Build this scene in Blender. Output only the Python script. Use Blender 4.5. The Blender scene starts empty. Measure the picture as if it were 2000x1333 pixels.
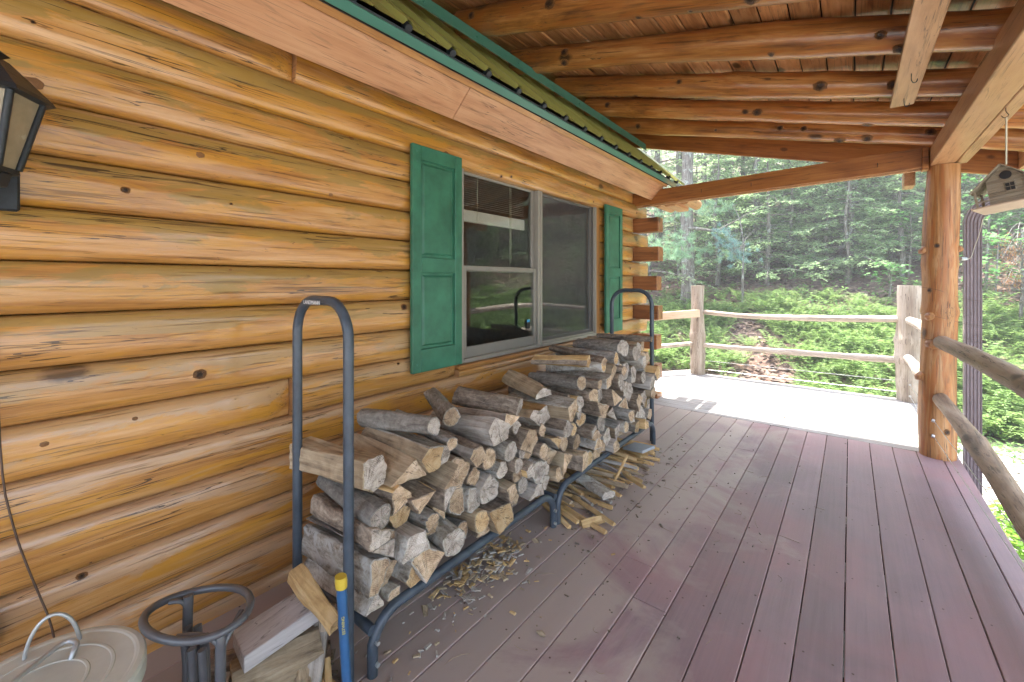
import bpy, math, random
import numpy as np
from mathutils import Vector, Matrix, Euler

rnd = random.Random(7)
R = math.radians
sc = bpy.context.scene
COL = sc.collection

# ------------------------------------------------------------------ camera, world, sun, exposure
cam_d = bpy.data.cameras.new('camera'); cam = bpy.data.objects.new('camera', cam_d); COL.objects.link(cam)
cam.location = (2.0735, 0.0, 1.371)
cam.rotation_euler = (R(90), 0, 0.67127)
cam_d.lens = 14.983; cam_d.sensor_width = 36; cam_d.sensor_fit = 'HORIZONTAL'
cam_d.shift_y = -0.058
cam_d.clip_start = 0.02; cam_d.clip_end = 2000
sc.camera = cam

SUN_DIR = Vector((-0.11, 0.125, 0.985)).normalized()      # towards the sun
w = bpy.data.worlds.new('World'); sc.world = w; w.use_nodes = True
nt = w.node_tree; nt.nodes.clear()
sky = nt.nodes.new('ShaderNodeTexSky'); sky.sky_type = 'NISHITA'; sky.sun_disc = False
sky.sun_elevation = math.asin(SUN_DIR.z)
sky.sun_rotation = math.atan2(SUN_DIR.x, SUN_DIR.y)
sky.air_density = 1.0; sky.dust_density = 2.5; sky.ozone_density = 1.0
bg = nt.nodes.new('ShaderNodeBackground'); bg.inputs[1].default_value = 0.15
ow = nt.nodes.new('ShaderNodeOutputWorld')
nt.links.new(sky.outputs[0], bg.inputs[0]); nt.links.new(bg.outputs[0], ow.inputs[0])

sun_d = bpy.data.lights.new('sun', 'SUN'); sun_d.energy = 3.3; sun_d.angle = R(0.6); sun_d.color = (1.0, 0.95, 0.87)
sun = bpy.data.objects.new('sun', sun_d); COL.objects.link(sun)
sun.rotation_euler = SUN_DIR.to_track_quat('Z', 'Y').to_euler()

vs = sc.view_settings
sc.display_settings.display_device = 'sRGB'
vs.view_transform = 'Standard'; vs.look = 'None'; vs.gamma = 1; vs.use_curve_mapping = False
vs.exposure = 3.24
cy = sc.cycles
cy.use_denoising = True
cy.max_bounces = 9; cy.diffuse_bounces = 7; cy.glossy_bounces = 4; cy.transparent_max_bounces = 12
cy.sample_clamp_indirect = 8

# ------------------------------------------------------------------ node helpers
class NT:
    def __init__(s, name):
        s.m = bpy.data.materials.new(name); s.m.use_nodes = True
        s.t = s.m.node_tree; s.t.nodes.clear()
        s.out = s.t.nodes.new('ShaderNodeOutputMaterial')
    def n(s, typ, **kw):
        x = s.t.nodes.new('ShaderNode' + typ)
        for k, v in kw.items(): setattr(x, k, v)
        return x
    def l(s, a, b): s.t.links.new(a, b)
    def inp(s, node, key, v):
        if hasattr(v, 'is_output') or isinstance(v, bpy.types.NodeSocket): s.l(v, node.inputs[key])
        else: node.inputs[key].default_value = v
    def coord(s, rand=9.0):
        tc = s.n('TexCoord'); oi = s.n('ObjectInfo')
        if not rand: return tc.outputs['Object']
        cr = s.n('VectorMath', operation='SCALE'); cr.inputs[0].default_value = (rand, rand*1.7, rand*0.6)
        s.l(oi.outputs['Random'], cr.inputs['Scale'])
        a = s.n('VectorMath', operation='ADD'); s.l(tc.outputs['Object'], a.inputs[0]); s.l(cr.outputs[0], a.inputs[1])
        return a.outputs[0]
    def mapping(s, v, scale, rot=(0, 0, 0)):
        m = s.n('Mapping'); s.l(v, m.inputs[0]); m.inputs['Scale'].default_value = scale; m.inputs['Rotation'].default_value = rot
        return m.outputs[0]
    def noise(s, v, scale, detail=6, rough=.55, dist=0.0):
        n = s.n('TexNoise'); s.l(v, n.inputs['Vector']); n.inputs['Scale'].default_value = scale
        n.inputs['Detail'].default_value = detail; n.inputs['Roughness'].default_value = rough; n.inputs['Distortion'].default_value = dist
        return n.outputs['Fac']
    def ramp(s, f, stops, interp='LINEAR'):
        r = s.n('ValToRGB'); r.color_ramp.interpolation = interp; s.l(f, r.inputs[0])
        e = r.color_ramp.elements
        while len(e) < len(stops): e.new(0.5)
        for i, (p, c) in enumerate(stops):
            e[i].position = p; e[i].color = tuple(c) + (1,) if hasattr(c, '__len__') else (c, c, c, 1)
        return r.outputs[0]
    def mix(s, f, a, b, mode='MIX'):
        m = s.n('Mix', data_type='RGBA', blend_type=mode, clamp_result=True)
        s.inp(m, 0, f)
        for k, v in ((6, a), (7, b)):
            if isinstance(v, bpy.types.NodeSocket): s.l(v, m.inputs[k])
            else: m.inputs[k].default_value = tuple(v) + (1,)
        return m.outputs[2]
    def math(s, op, a, b=0.0, clamp=False):
        m = s.n('Math', operation=op, use_clamp=clamp); s.inp(m, 0, a); s.inp(m, 1, b)
        return m.outputs[0]
    def sep(s, v):
        x = s.n('SeparateXYZ'); s.l(v, x.inputs[0]); return x.outputs
    def rand(s): return s.n('ObjectInfo').outputs['Random']
    def bump(s, h, strength=.4, dist=.01, normal=None):
        b = s.n('Bump'); b.inputs['Strength'].default_value = strength; b.inputs['Distance'].default_value = dist
        s.l(h, b.inputs['Height'])
        if normal: s.l(normal, b.inputs['Normal'])
        return b.outputs[0]
    def bsdf(s, color, rough=.6, bump=None, coat=0, coat_rough=.2, metal=0, spec=.5, subsurf=0, transl=None):
        b = s.n('BsdfPrincipled')
        s.inp(b, 'Base Color', color if isinstance(color, bpy.types.NodeSocket) else tuple(color) + (1,))
        s.inp(b, 'Roughness', rough); s.inp(b, 'Coat Weight', coat); s.inp(b, 'Coat Roughness', coat_rough)
        s.inp(b, 'Metallic', metal); s.inp(b, 'Specular IOR Level', spec)
        if bump: s.l(bump, b.inputs['Normal'])
        if transl is None: s.l(b.outputs[0], s.out.inputs[0])
        else:
            t = s.n('BsdfTranslucent'); s.inp(t, 0, transl[0]); mx = s.n('MixShader'); mx.inputs[0].default_value = transl[1]
            s.l(b.outputs[0], mx.inputs[1]); s.l(t.outputs[0], mx.inputs[2]); s.l(mx.outputs[0], s.out.inputs[0])
        return s.m

def along(ax, a, c):
    v = [c, c, c]; v[ax] = a
    return tuple(v)

def wood(name, ax, cols, tint=None, rough=.42, coat=0.0, coat_rough=.2, knots=(2.2, .045, (.05, .025, .01)), crack=.5, bump=.35,
         patch=(1.1, 5.0), grain=(1.4, 38.0), dirt=None, weather_sheen=None, wbias=0, hue=.25, rand=9.0):
    """long grained timber: ax is the object axis the grain follows, cols three colours from dark grain to light"""
    s = NT(name); v = s.coord(rand)
    pv = s.mapping(v, along(ax, patch[0], patch[1])); p = s.noise(pv, 1.0, 5, .6, 1.2)
    gv = s.mapping(v, along(ax, grain[0], grain[1])); g = s.noise(gv, 1.0, 7, .65, .6)
    f = s.math('ADD', s.math('MULTIPLY', p, .55), s.math('MULTIPLY', g, .45))
    col = s.ramp(f, [(.36, cols[0]), (.5, cols[1]), (.64, cols[2])])
    if tint:
        t2 = s.noise(s.mapping(v, along(ax, patch[0]*1.3, patch[1]*1.6)), 1.0, 4, .6, 1.8)
        col = s.mix(s.ramp(t2, [(.50, 0), (.58, tint[1])]), col, tint[0])
    if weather_sheen:      # ragged patches: stain wear, and on wall logs varnish reflection painted into the colour
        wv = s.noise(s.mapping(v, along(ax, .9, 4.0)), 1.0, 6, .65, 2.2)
        wc = weather_sheen[0]
        if wc == 'height':     # painted reflections: dark ceiling as olive on upper shoulders, bright sky pale on lower
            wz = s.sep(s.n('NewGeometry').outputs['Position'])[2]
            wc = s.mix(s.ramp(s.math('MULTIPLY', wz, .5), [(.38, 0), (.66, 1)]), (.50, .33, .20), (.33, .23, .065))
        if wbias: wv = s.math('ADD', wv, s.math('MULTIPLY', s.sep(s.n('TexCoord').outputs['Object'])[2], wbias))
        col = s.mix(s.ramp(wv, [(weather_sheen[1], 0), (weather_sheen[1]+.045, weather_sheen[2])]), col, wc)
    # per-board value shift
    r = s.rand(); hs = s.n('HueSaturation'); s.l(col, hs.inputs['Color'])
    s.l(s.math('ADD', s.math('MULTIPLY', r, hue*2), 1-hue), hs.inputs['Value'])
    col = hs.outputs[0]
    height = s.math('MULTIPLY', g, .5)
    if crack:
        cv = s.noise(s.mapping(v, along(ax, .8, 26)), 1.0, 3, .5, .5)
        line = s.math('LESS_THAN', s.math('ABSOLUTE', s.math('SUBTRACT', cv, .5)), .006)
        gate = s.ramp(s.noise(s.mapping(v, along(ax, 1.1, 4.0)), 1.3, 3), [(.48, 0), (.56, 1)])
        line = s.math('MULTIPLY', line, gate)
        col = s.mix(s.math('MULTIPLY', line, crack), col, (.035, .018, .008))
        height = s.math('SUBTRACT', height, s.math('MULTIPLY', line, .6))
    if knots:
        vo = s.n('TexVoronoi'); kv = s.mapping(v, along(ax, knots[0]*.55, knots[0])); s.l(kv, vo.inputs['Vector']); vo.inputs['Scale'].default_value = 1
        wob = s.math('MULTIPLY', s.noise(v, 30, 4), .05)
        d = s.math('ADD', vo.outputs['Distance'], wob)
        kf = s.ramp(d, [(knots[1]*1.9+.022, 1), (knots[1]*2.6+.04, 0)])
        col = s.mix(s.math('MULTIPLY', kf, .85), col, knots[2])
        height = s.math('ADD', height, s.math('MULTIPLY', kf, .5))
    if dirt: col = dirt(s, v, col)
    fv = s.noise(s.mapping(v, along(ax, 3.2, 110)), 1.0, 3, .6, .3)
    fl_ = s.ramp(fv, [(.33, 1), (.42, 0)]); col = s.mix(s.math('MULTIPLY', fl_, .6), col, (cols[0][0]*.35, cols[0][1]*.35, cols[0][2]*.35))
    height = s.math('SUBTRACT', height, s.math('MULTIPLY', fl_, .25))
    sv = s.noise(s.mapping(v, along(ax, 14, 45)), 1.0, 4, .7, .4); sp_ = s.ramp(sv, [(.685, 0), (.72, .7)])
    col = s.mix(sp_, col, (cols[0][0]*.3, cols[0][1]*.3, cols[0][2]*.3)); height = s.math('SUBTRACT', height, s.math('MULTIPLY', sp_, .3))
    rr = s.math('ADD', s.math('MULTIPLY', g, .25), rough-.12)
    return s.bsdf(col, rr, s.bump(height, bump, .006), coat, coat_rough)

def paint(name, c, rough=.4, var=.12, metal=0, bump=.08, scale=14, coat=0):
    s = NT(name); v = s.coord(3)
    n = s.noise(v, scale, 6, .6)
    d = tuple(x*(1-var*1.6) for x in c); e = tuple(min(1, x*(1+var)) for x in c)
    col = s.ramp(n, [(.3, d), (.7, e)])
    return s.bsdf(col, s.math('ADD', s.math('MULTIPLY', n, .2), rough-.1), s.bump(s.noise(v, scale*9, 3), bump, .002), coat, .15, metal)

M = {}
WCOL = [(.33, .135, .026), (.54, .262, .068), (.66, .385, .155)]
def log_dirt(s, v, col):
    n = s.noise(s.mapping(v, (8, .6, 8)), 1.0, 6, .7, 1.5)
    col = s.mix(s.ramp(n, [(.58, 0), (.68, .55)]), col, (.52, .30, .17))
    n2 = s.noise(s.mapping(v, (40, 5, 40)), 1.0, 5, .7, 1.0)
    return s.mix(s.ramp(n2, [(.64, 0), (.70, .6)]), col, (.10, .06, .03))
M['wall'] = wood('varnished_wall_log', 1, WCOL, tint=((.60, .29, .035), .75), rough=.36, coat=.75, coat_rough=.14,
                 weather_sheen=('height', .53, .70), wbias=2.6, dirt=log_dirt, crack=.85, knots=(2.6, .035, (.06, .03, .012)), hue=.07, patch=(.8, 5.0), bump=.6)
M['logend'] = wood('log_end_grain', 0, [(.30, .14, .05), (.45, .24, .10), (.55, .32, .16)], patch=(6, 6), grain=(30, 30), rough=.5, knots=None, crack=.5)
M['block'] = wood('squared_corner_timber', 0, [(.15, .05, .016), (.30, .12, .04), (.42, .20, .08)], rough=.4, coat=.25, hue=.12)
M['rafter'] = wood('dark_varnished_rafter', 0, [(.15, .048, .012), (.44, .185, .042), (.66, .36, .13)], tint=((.40, .135, .025), .7), rough=.36, coat=.6,
                   coat_rough=.16, knots=(3.2, .05, (.03, .012, .006)), crack=.8, bump=.6, hue=.1)
M['ceil'] = wood('varnished_ceiling_board', 1, [(.38, .15, .05), (.64, .32, .13), (.76, .45, .22)], rough=.33, coat=.5, coat_rough=.15,
                 patch=(3.0, 10), knots=(5, .06, (.05, .02, .01)), hue=.2)
M['beam'] = wood('planed_beam', 1, [(.32, .15, .06), (.47, .25, .115), (.56, .33, .17)], rough=.42, coat=.25, knots=(3.5, .03, (.12, .06, .03)), crack=.6, hue=.06)
M['tie'] = wood('brown_planed_tie', 0, [(.17, .055, .012), (.33, .125, .03), (.43, .19, .05)], rough=.38, coat=.4, knots=(4, .03, (.08, .03, .015)), hue=.08)
M['fascia'] = wood('cedar_fascia', 1, [(.38, .17, .075), (.54, .28, .14), (.62, .36, .20)], rough=.5, coat=.15, knots=(2.6, .03, (.22, .11, .06)), crack=.6, hue=.05,
                   weather_sheen=((.30, .17, .09), .60, .5))
M['trimy'] = wood('varnished_trim', 1, [(.28, .12, .03), (.44, .21, .06), (.54, .29, .10)], rough=.42, coat=.35, knots=(4, .03, (.2, .09, .04)), hue=.06)
M['trimz'] = wood('varnished_upright_trim', 2, [(.28, .12, .03), (.44, .21, .06), (.54, .29, .10)], rough=.42, coat=.35, knots=None, hue=.06)
M['post'] = wood('peeled_log_post', 2, [(.17, .065, .018), (.40, .19, .06), (.52, .31, .15)], tint=((.36, .12, .025), .75), rough=.50, coat=.18, knots=(4.5, .05, (.05, .028, .015)), crack=.95, bump=1.0,
                  patch=(.9, 9), hue=.02)
M['greytimber'] = wood('grey_weathered_timber', 1, [(.30, .28, .28), (.44, .42, .42), (.55, .53, .53)], rough=.7, knots=None, hue=.03)
GREYW = [(.22, .17, .13), (.42, .35, .28), (.58, .52, .45)]
M['greyrail_x'] = wood('sun_bleached_rail', 0, GREYW, rough=.7, knots=(4, .04, (.12, .09, .07)), hue=.06)
M['greyrail_y'] = wood('weathered_brown_rail', 1, [(.13, .08, .045), (.29, .20, .13), (.42, .33, .24)], rough=.55, knots=(3, .05, (.06, .035, .02)), crack=.9, bump=.6, hue=.04)
M['greypost'] = wood('weathered_grey_post', 2, [(.20, .15, .11), (.38, .32, .25), (.52, .46, .39)], rough=.75, knots=(3.5, .05, (.10, .07, .05)), crack=.9, bump=.6, hue=.08)
M['paleboard'] = wood('new_pale_board', 0, [(.55, .36, .22), (.66, .46, .30), (.72, .54, .38)], rough=.6, knots=(3, .03, (.35, .2, .12)), hue=.03)
M['whitedeck'] = wood('bleached_deck_board', 0, [(.20, .185, .17), (.30, .285, .27), (.37, .355, .34)], rough=.65, knots=(2.5, .015, (.2, .17, .15)), crack=.6, hue=.06)

# painted deck boards: mauve-brown paint, walked bare and dusty towards the wood rack
def deckmat():
    s = NT('painted_deck_board')
    v = s.coord(9); geo = s.n('NewGeometry').outputs['Position']
    g = s.noise(s.mapping(v, (60, 1.6, 60)), 1.0, 6, .65, .4)
    p = s.noise(geo, 2.3, 6, .6, .6)
    col = s.ramp(s.math('ADD', s.math('MULTIPLY', g, .35), s.math('MULTIPLY', p, .65)),
                 [(.36, (.215, .152, .162)), (.50, (.265, .186, .198)), (.64, (.32, .215, .222))])
    red = s.noise(geo, 1.1, 4, .6, 1.0)
    col = s.mix(s.ramp(red, [(.46, 0), (.62, .45)]), col, (.34, .175, .18))
    # dust: strongest within a metre of the wall
    x = s.sep(geo)[0]
    dn = s.math('ADD', s.math('MULTIPLY', s.math('SUBTRACT', 1.62, x), 1.0), s.math('MULTIPLY', s.math('SUBTRACT', s.noise(geo, 1.8, 7, .65, 1.0), .5), 2.6))
    df = s.ramp(dn, [(.0, 0), (.45, .9)])
    col = s.mix(df, col, (.38, .315, .28))
    # paint worn to pale wood along the board arrises
    ox = s.sep(s.n('TexCoord').outputs['Object'])[0]
    ed = s.math('GREATER_THAN', s.math('ADD', s.math('ABSOLUTE', ox), s.math('MULTIPLY', s.math('SUBTRACT', s.noise(geo, 22, 4, .7), .5), .006)), .0680)
    col = s.mix(s.math('MULTIPLY', ed, .55), col, (.48, .33, .30))
    # fine wear scratches along the board
    sn = s.noise(s.mapping(v, (90, 2.5, 90)), 1.0, 4, .7, .3)
    col = s.mix(s.ramp(sn, [(.66, 0), (.70, .35)]), col, (.34, .29, .27))
    hs = s.n('HueSaturation'); s.l(col, hs.inputs['Color']); s.l(s.math('ADD', s.math('MULTIPLY', s.rand(), .22), .89), hs.inputs['Value'])
    rr = s.math('ADD', s.math('MULTIPLY', p, .3), .30)
    return s.bsdf(hs.outputs[0], rr, s.bump(s.math('ADD', g, s.math('MULTIPLY', sn, .4)), .35, .003))
M['deck'] = deckmat()
M['dark'] = paint('dark_underside', (.03, .025, .02), .8)
M['green'] = paint('green_painted_shutter', (.042, .185, .112), .42, .22, bump=.3, scale=7)
M['greenm'] = paint('green_metal_trim', (.06, .20, .15), .34, .03, bump=.0, scale=2)
M['roofm'] = paint('olive_green_ribbed_metal', (.38, .41, .13), .30, .03, bump=.0, scale=2)
M['tube'] = paint('blue_grey_powder_coat', (.060, .080, .105), .36, .18, bump=.1, scale=20)
M['black'] = paint('black_cast_metal', (.018, .026, .034), .42, .3, bump=.5, scale=40)
M['lampglass'] = paint('dusty_amber_lamp_glass', (.36, .30, .20), .25, .15)
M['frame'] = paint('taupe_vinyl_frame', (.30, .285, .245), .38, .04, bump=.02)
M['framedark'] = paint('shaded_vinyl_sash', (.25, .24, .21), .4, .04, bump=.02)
M['blind'] = paint('cream_blind', (.62, .58, .52), .45, .05)
M['brownm'] = paint('brown_aluminium_downspout', (.18, .145, .155), .3, .08, bump=.02)
M['steel'] = paint('galvanised_steel', (.46, .49, .50), .38, .14, metal=.55, bump=.1, scale=9)
M['lid'] = paint('dusty_galvanised_lid', (.52, .54, .49), .5, .12, metal=0, bump=.12, scale=7)
M['wire'] = paint('thin_wire', (.10, .06, .04), .5, .2)
M['cable'] = paint('stainless_cable', (.55, .55, .53), .3, .1, metal=.8)
M['rope'] = paint('pale_cord', (.60, .58, .44), .7, .1)
M['blue'] = paint('blue_rubber_grip', (.030, .115, .27), .45, .12, bump=.2, scale=30)
M['yellow'] = paint('yellow_cap', (.62, .46, .05), .4, .08)
M['black2'] = paint('black_plastic', (.015, .015, .017), .5, .2)
M['white'] = paint('white_lettering', (.8, .8, .78), .5, .02)
M['gold'] = paint('gold_lettering', (.62, .52, .10), .5, .05)
M['cyan'] = paint('blue_sticker', (.03, .32, .62), .4, .05)
M['plastic'] = paint('grey_moulded_plastic', (.085, .090, .100), .34, .16, bump=.08, scale=16, coat=.3)
M['bird'] = wood('birdhouse_board', 0, [(.20, .16, .11), (.29, .24, .17), (.36, .31, .23)], rough=.7, knots=None, hue=.05)
M['birdw'] = paint('pale_birdhouse_side', (.55, .54, .48), .7, .1)
M['birdbase'] = paint('pale_plywood_base', (.50, .38, .28), .7, .1)
M['slate'] = paint('blue_grey_offcut', (.40, .44, .47), .6, .06)
M['inside'] = paint('dim_room', (.42, .38, .34), .8)
M['room2'] = paint('room_furniture', (.30, .22, .14), .7)

def glassmat(name, tint=(.9, .93, .92)):
    s = NT(name); lw = s.n('LayerWeight'); lw.inputs[0].default_value = .5
    t = s.n('BsdfTransparent'); t.inputs[0].default_value = tint + (1,)
    g = s.n('BsdfGlossy'); g.inputs['Roughness'].default_value = .015
    v = s.coord(0); b = s.bump(s.noise(v, 1.6, 2), .05, .02); s.l(b, g.inputs['Normal'])
    m = s.n('MixShader'); s.l(s.math('ADD', s.math('MULTIPLY', s.math('POWER', lw.outputs['Facing'], 4.0), .9), .055, True), m.inputs[0])
    s.l(t.outputs[0], m.inputs[1]); s.l(g.outputs[0], m.inputs[2]); s.l(m.outputs[0], s.out.inputs[0])
    return s.m
M['glass'] = glassmat('window_glass')
def screenmat():
    s = NT('insect_screen'); t = s.n('BsdfTransparent'); d = s.n('BsdfDiffuse'); d.inputs[0].default_value = (.12, .12, .125, 1)
    m = s.n('MixShader'); m.inputs[0].default_value = .40
    s.l(t.outputs[0], m.inputs[1]); s.l(d.outputs[0], m.inputs[2]); s.l(m.outputs[0], s.out.inputs[0]); return s.m
M['screen'] = screenmat()

def barkmat(name, cols, scale=38, lich=None):
    s = NT(name); v = s.coord(11)
    n1 = s.noise(s.mapping(v, (7, 30, 30)), 1.0, 8, .7, .8)
    n2 = s.noise(v, scale, 6, .7, .5)
    f = s.math('ADD', s.math('MULTIPLY', n1, .6), s.math('MULTIPLY', n2, .4))
    col = s.ramp(f, [(.36, cols[0]), (.50, cols[1]), (.62, cols[2])])
    if lich: col = s.mix(s.ramp(s.noise(v, 9, 5, .7, 1), [(.52, 0), (.60, .8)]), col, lich)
    hs = s.n('HueSaturation'); s.l(col, hs.inputs['Color']); s.l(s.math('ADD', s.math('MULTIPLY', s.rand(), .5), .75), hs.inputs['Value'])
    return s.bsdf(hs.outputs[0], .85, s.bump(f, 1.0, .012))
M['bark1'] = barkmat('grey_brown_bark', [(.06, .045, .032), (.24, .19, .145), (.44, .37, .29)])
M['bark2'] = barkmat('grey_smooth_bark', [(.09, .08, .07), (.25, .235, .21), (.40, .385, .35)])
M['bark3'] = barkmat('pale_lichened_bark', [(.12, .095, .07), (.34, .31, .26), (.52, .50, .45)], 60, (.50, .50, .47))
def splitmat(name, cols):
    s = NT(name); v = s.coord(11)
    g = s.noise(s.mapping(v, (2.4, 45, 45)), 1.0, 7, .7, .5); p = s.noise(v, 9, 5, .6, .8)
    f = s.math('ADD', s.math('MULTIPLY', g, .55), s.math('MULTIPLY', p, .45))
    col = s.ramp(f, [(.36, cols[0]), (.5, cols[1]), (.64, cols[2])])
    hs = s.n('HueSaturation'); s.l(col, hs.inputs['Color']); s.l(s.math('ADD', s.math('MULTIPLY', s.rand(), .4), .8), hs.inputs['Value'])
    return s.bsdf(hs.outputs[0], .75, s.bump(g, .8, .008))
M['split1'] = splitmat('weathered_split_face', [(.14, .10, .065), (.37, .29, .19), (.54, .45, .32)])
M['split2'] = splitmat('golden_split_face', [(.32, .19, .08), (.56, .38, .17), (.70, .52, .29)])
M['split3'] = splitmat('grey_split_face', [(.17, .145, .12), (.40, .37, .33), (.58, .55, .51)])
def endmat(name, cols):
    s = NT(name); v = s.n('TexCoord').outputs['Object']
    xyz = s.sep(v)
    r2 = s.math('ADD', s.math('MULTIPLY', xyz[1], xyz[1]), s.math('MULTIPLY', xyz[2], xyz[2]))
    rr = s.math('SQRT', r2)
    wob = s.math('MULTIPLY', s.noise(s.coord(5), 12, 4), .02)
    ring = s.math('SINE', s.math('MULTIPLY', s.math('ADD', rr, wob), 950.0))
    n = s.noise(s.coord(5), 16, 7, .7, .6)
    n4 = s.noise(s.mapping(s.coord(5), (60, 60, 60)), 1.0, 3)
    f = s.math('ADD', s.math('MULTIPLY', ring, .035), s.math('ADD', s.math('MULTIPLY', n, .8), s.math('MULTIPLY', n4, .18)))
    col = s.ramp(f, [(.34, cols[0]), (.48, cols[1]), (.64, cols[2])])
    # radial drying checks
    an = s.math('ARCTAN2', xyz[1], xyz[2])
    cmb = s.n('CombineXYZ'); s.l(s.math('MULTIPLY', an, 2.2), cmb.inputs[0]); s.l(s.math('MULTIPLY', rr, 3.0), cmb.inputs[1]); s.l(s.math('MULTIPLY', s.rand(), 37.0), cmb.inputs[2])
    cn = s.noise(cmb.outputs[0], 1.6, 3, .6)
    ck = s.math('LESS_THAN', s.math('ABSOLUTE', s.math('SUBTRACT', cn, .5)), .009)
    col = s.mix(s.math('MULTIPLY', ck, .75), col, (.05, .035, .025))
    hs = s.n('HueSaturation'); s.l(col, hs.inputs['Color']); s.l(s.math('ADD', s.math('MULTIPLY', s.rand(), .45), .76), hs.inputs['Value'])
    return s.bsdf(hs.outputs[0], .8, s.bump(s.math('SUBTRACT', f, ck), .5, .004))
M['end1'] = endmat('sawn_end_tan', [(.22, .145, .085), (.48, .35, .225), (.66, .53, .39)])
M['end2'] = endmat('sawn_end_grey', [(.17, .14, .115), (.43, .375, .32), (.62, .57, .51)])
M['end3'] = endmat('sawn_end_golden', [(.34, .20, .085), (.54, .37, .19), (.64, .50, .31)])

def leafmat(name, a, b, tr=.45):
    s = NT(name); geo = s.n('NewGeometry')
    n = s.noise(geo.outputs['Position'], 1.3, 3); r = geo.outputs['Random Per Island']
    f = s.math('ADD', s.math('MULTIPLY', n, .6), s.math('MULTIPLY', r, .5))
    col = s.ramp(f, [(.3, a), (.8, b)])
    return s.bsdf(col, .55, None, spec=.35, transl=(col, tr))
M['hemlock'] = leafmat('hemlock_needles', (.16, .25, .12), (.44, .57, .30), .62)
M['hemlock2'] = leafmat('young_hemlock_needles', (.20, .32, .15), (.46, .60, .32), .6)
M['pine'] = leafmat('white_pine_needles', (.15, .28, .17), (.32, .48, .28), .5)
M['bluepine'] = leafmat('blue_green_pine_needles', (.14, .27, .24), (.29, .45, .42), .5)
M['leafy'] = leafmat('broad_green_leaves', (.10, .21, .06), (.25, .42, .13), .55)
M['maple'] = leafmat('maple_leaves', (.055, .17, .045), (.15, .33, .10))
M['fern'] = leafmat('fern_fronds', (.105, .19, .050), (.26, .375, .115))
M['ivy'] = leafmat('bright_ground_leaves', (.10, .25, .02), (.26, .46, .05))
M['pinkf'] = leafmat('pink_blossom', (.6, .05, .22), (.8, .12, .35))
M['deadl'] = leafmat('rusty_dead_needles', (.22, .09, .03), (.40, .20, .08), .2)
M['litter'] = leafmat('fallen_leaves_dry', (.075, .050, .040), (.29, .215, .165), .1)
def trunkmat():
    s = NT('forest_bark'); v = s.coord(6)
    n = s.noise(s.mapping(v, (28, 28, 5)), 1.0, 7, .7, .6)
    col = s.ramp(n, [(.36, (.055, .045, .036)), (.5, (.16, .14, .115)), (.66, (.29, .27, .24))])
    col = s.mix(s.ramp(s.noise(v, 7, 5, .7, 1), [(.56, 0), (.62, .75)]), col, (.36, .42, .36))
    return s.bsdf(col, .9, s.bump(n, 1.0, .03))
M['trunk'] = trunkmat()
M['twig'] = paint('grey_dead_twig', (.24, .22, .20), .8, .2)
def groundmat():
    s = NT('forest_floor'); geo = s.n('NewGeometry').outputs['Position']
    n = s.noise(geo, 9, 8, .75, .5); n2 = s.noise(geo, .5, 4, .6, .5)
    vo = s.n('TexVoronoi'); s.l(geo, vo.inputs['Vector']); vo.inputs['Scale'].default_value = 16
    sep = s.n('SeparateColor'); s.l(vo.outputs['Color'], sep.inputs[0])
    f = s.math('ADD', s.math('MULTIPLY', n, .5), s.math('MULTIPLY', sep.outputs[0], .5))
    col = s.ramp(f, [(.2, (.045, .03, .024)), (.45, (.12, .078, .058)), (.62, (.20, .14, .105)), (.85, (.34, .26, .20))])
    col = s.mix(s.ramp(n2, [(.42, 0), (.58, .6)]), col, (.14, .075, .05))
    xyz = s.sep(geo)
    # gravel track on the flat, then sparse grass beyond the yard
    gr = s.noise(geo, 40, 5, .7)
    gcol = s.ramp(gr, [(.3, (.22, .205, .185)), (.7, (.42, .40, .365))])
    mossy = s.noise(geo, 1.5, 6, .7, 1.0)
    gcol = s.mix(s.ramp(mossy, [(.54, 0), (.64, .7)]), gcol, (.14, .20, .07))
    e = s.math('ADD', xyz[1], s.math('MULTIPLY', s.noise(geo, .7, 3), 1.6))
    col = s.mix(s.ramp(s.math('DIVIDE', e, 10.0), [(.86, 1), (.91, 0)]), col, gcol)
    return s.bsdf(col, .95, s.bump(f, .8, .03))
M['ground'] = groundmat()

# ------------------------------------------------------------------ mesh helpers
def prop(o, label=None, cat=None, group=None, kind=None):
    if label: o['label'] = label
    if cat: o['category'] = cat
    if group: o['group'] = group
    if kind: o['kind'] = kind
    return o

def link(name, me, parent=None, loc=None, rot=None):
    o = bpy.data.objects.new(name, me); COL.objects.link(o)
    if parent is not None: o.parent = parent
    if loc is not None: o.location = loc
    if rot is not None: o.rotation_euler = rot
    return o

def thing(name, label, cat, loc=(0, 0, 0), rot=(0, 0, 0), group=None, kind=None):
    return prop(link(name, None, None, loc, rot), label, cat, group, kind)

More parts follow.
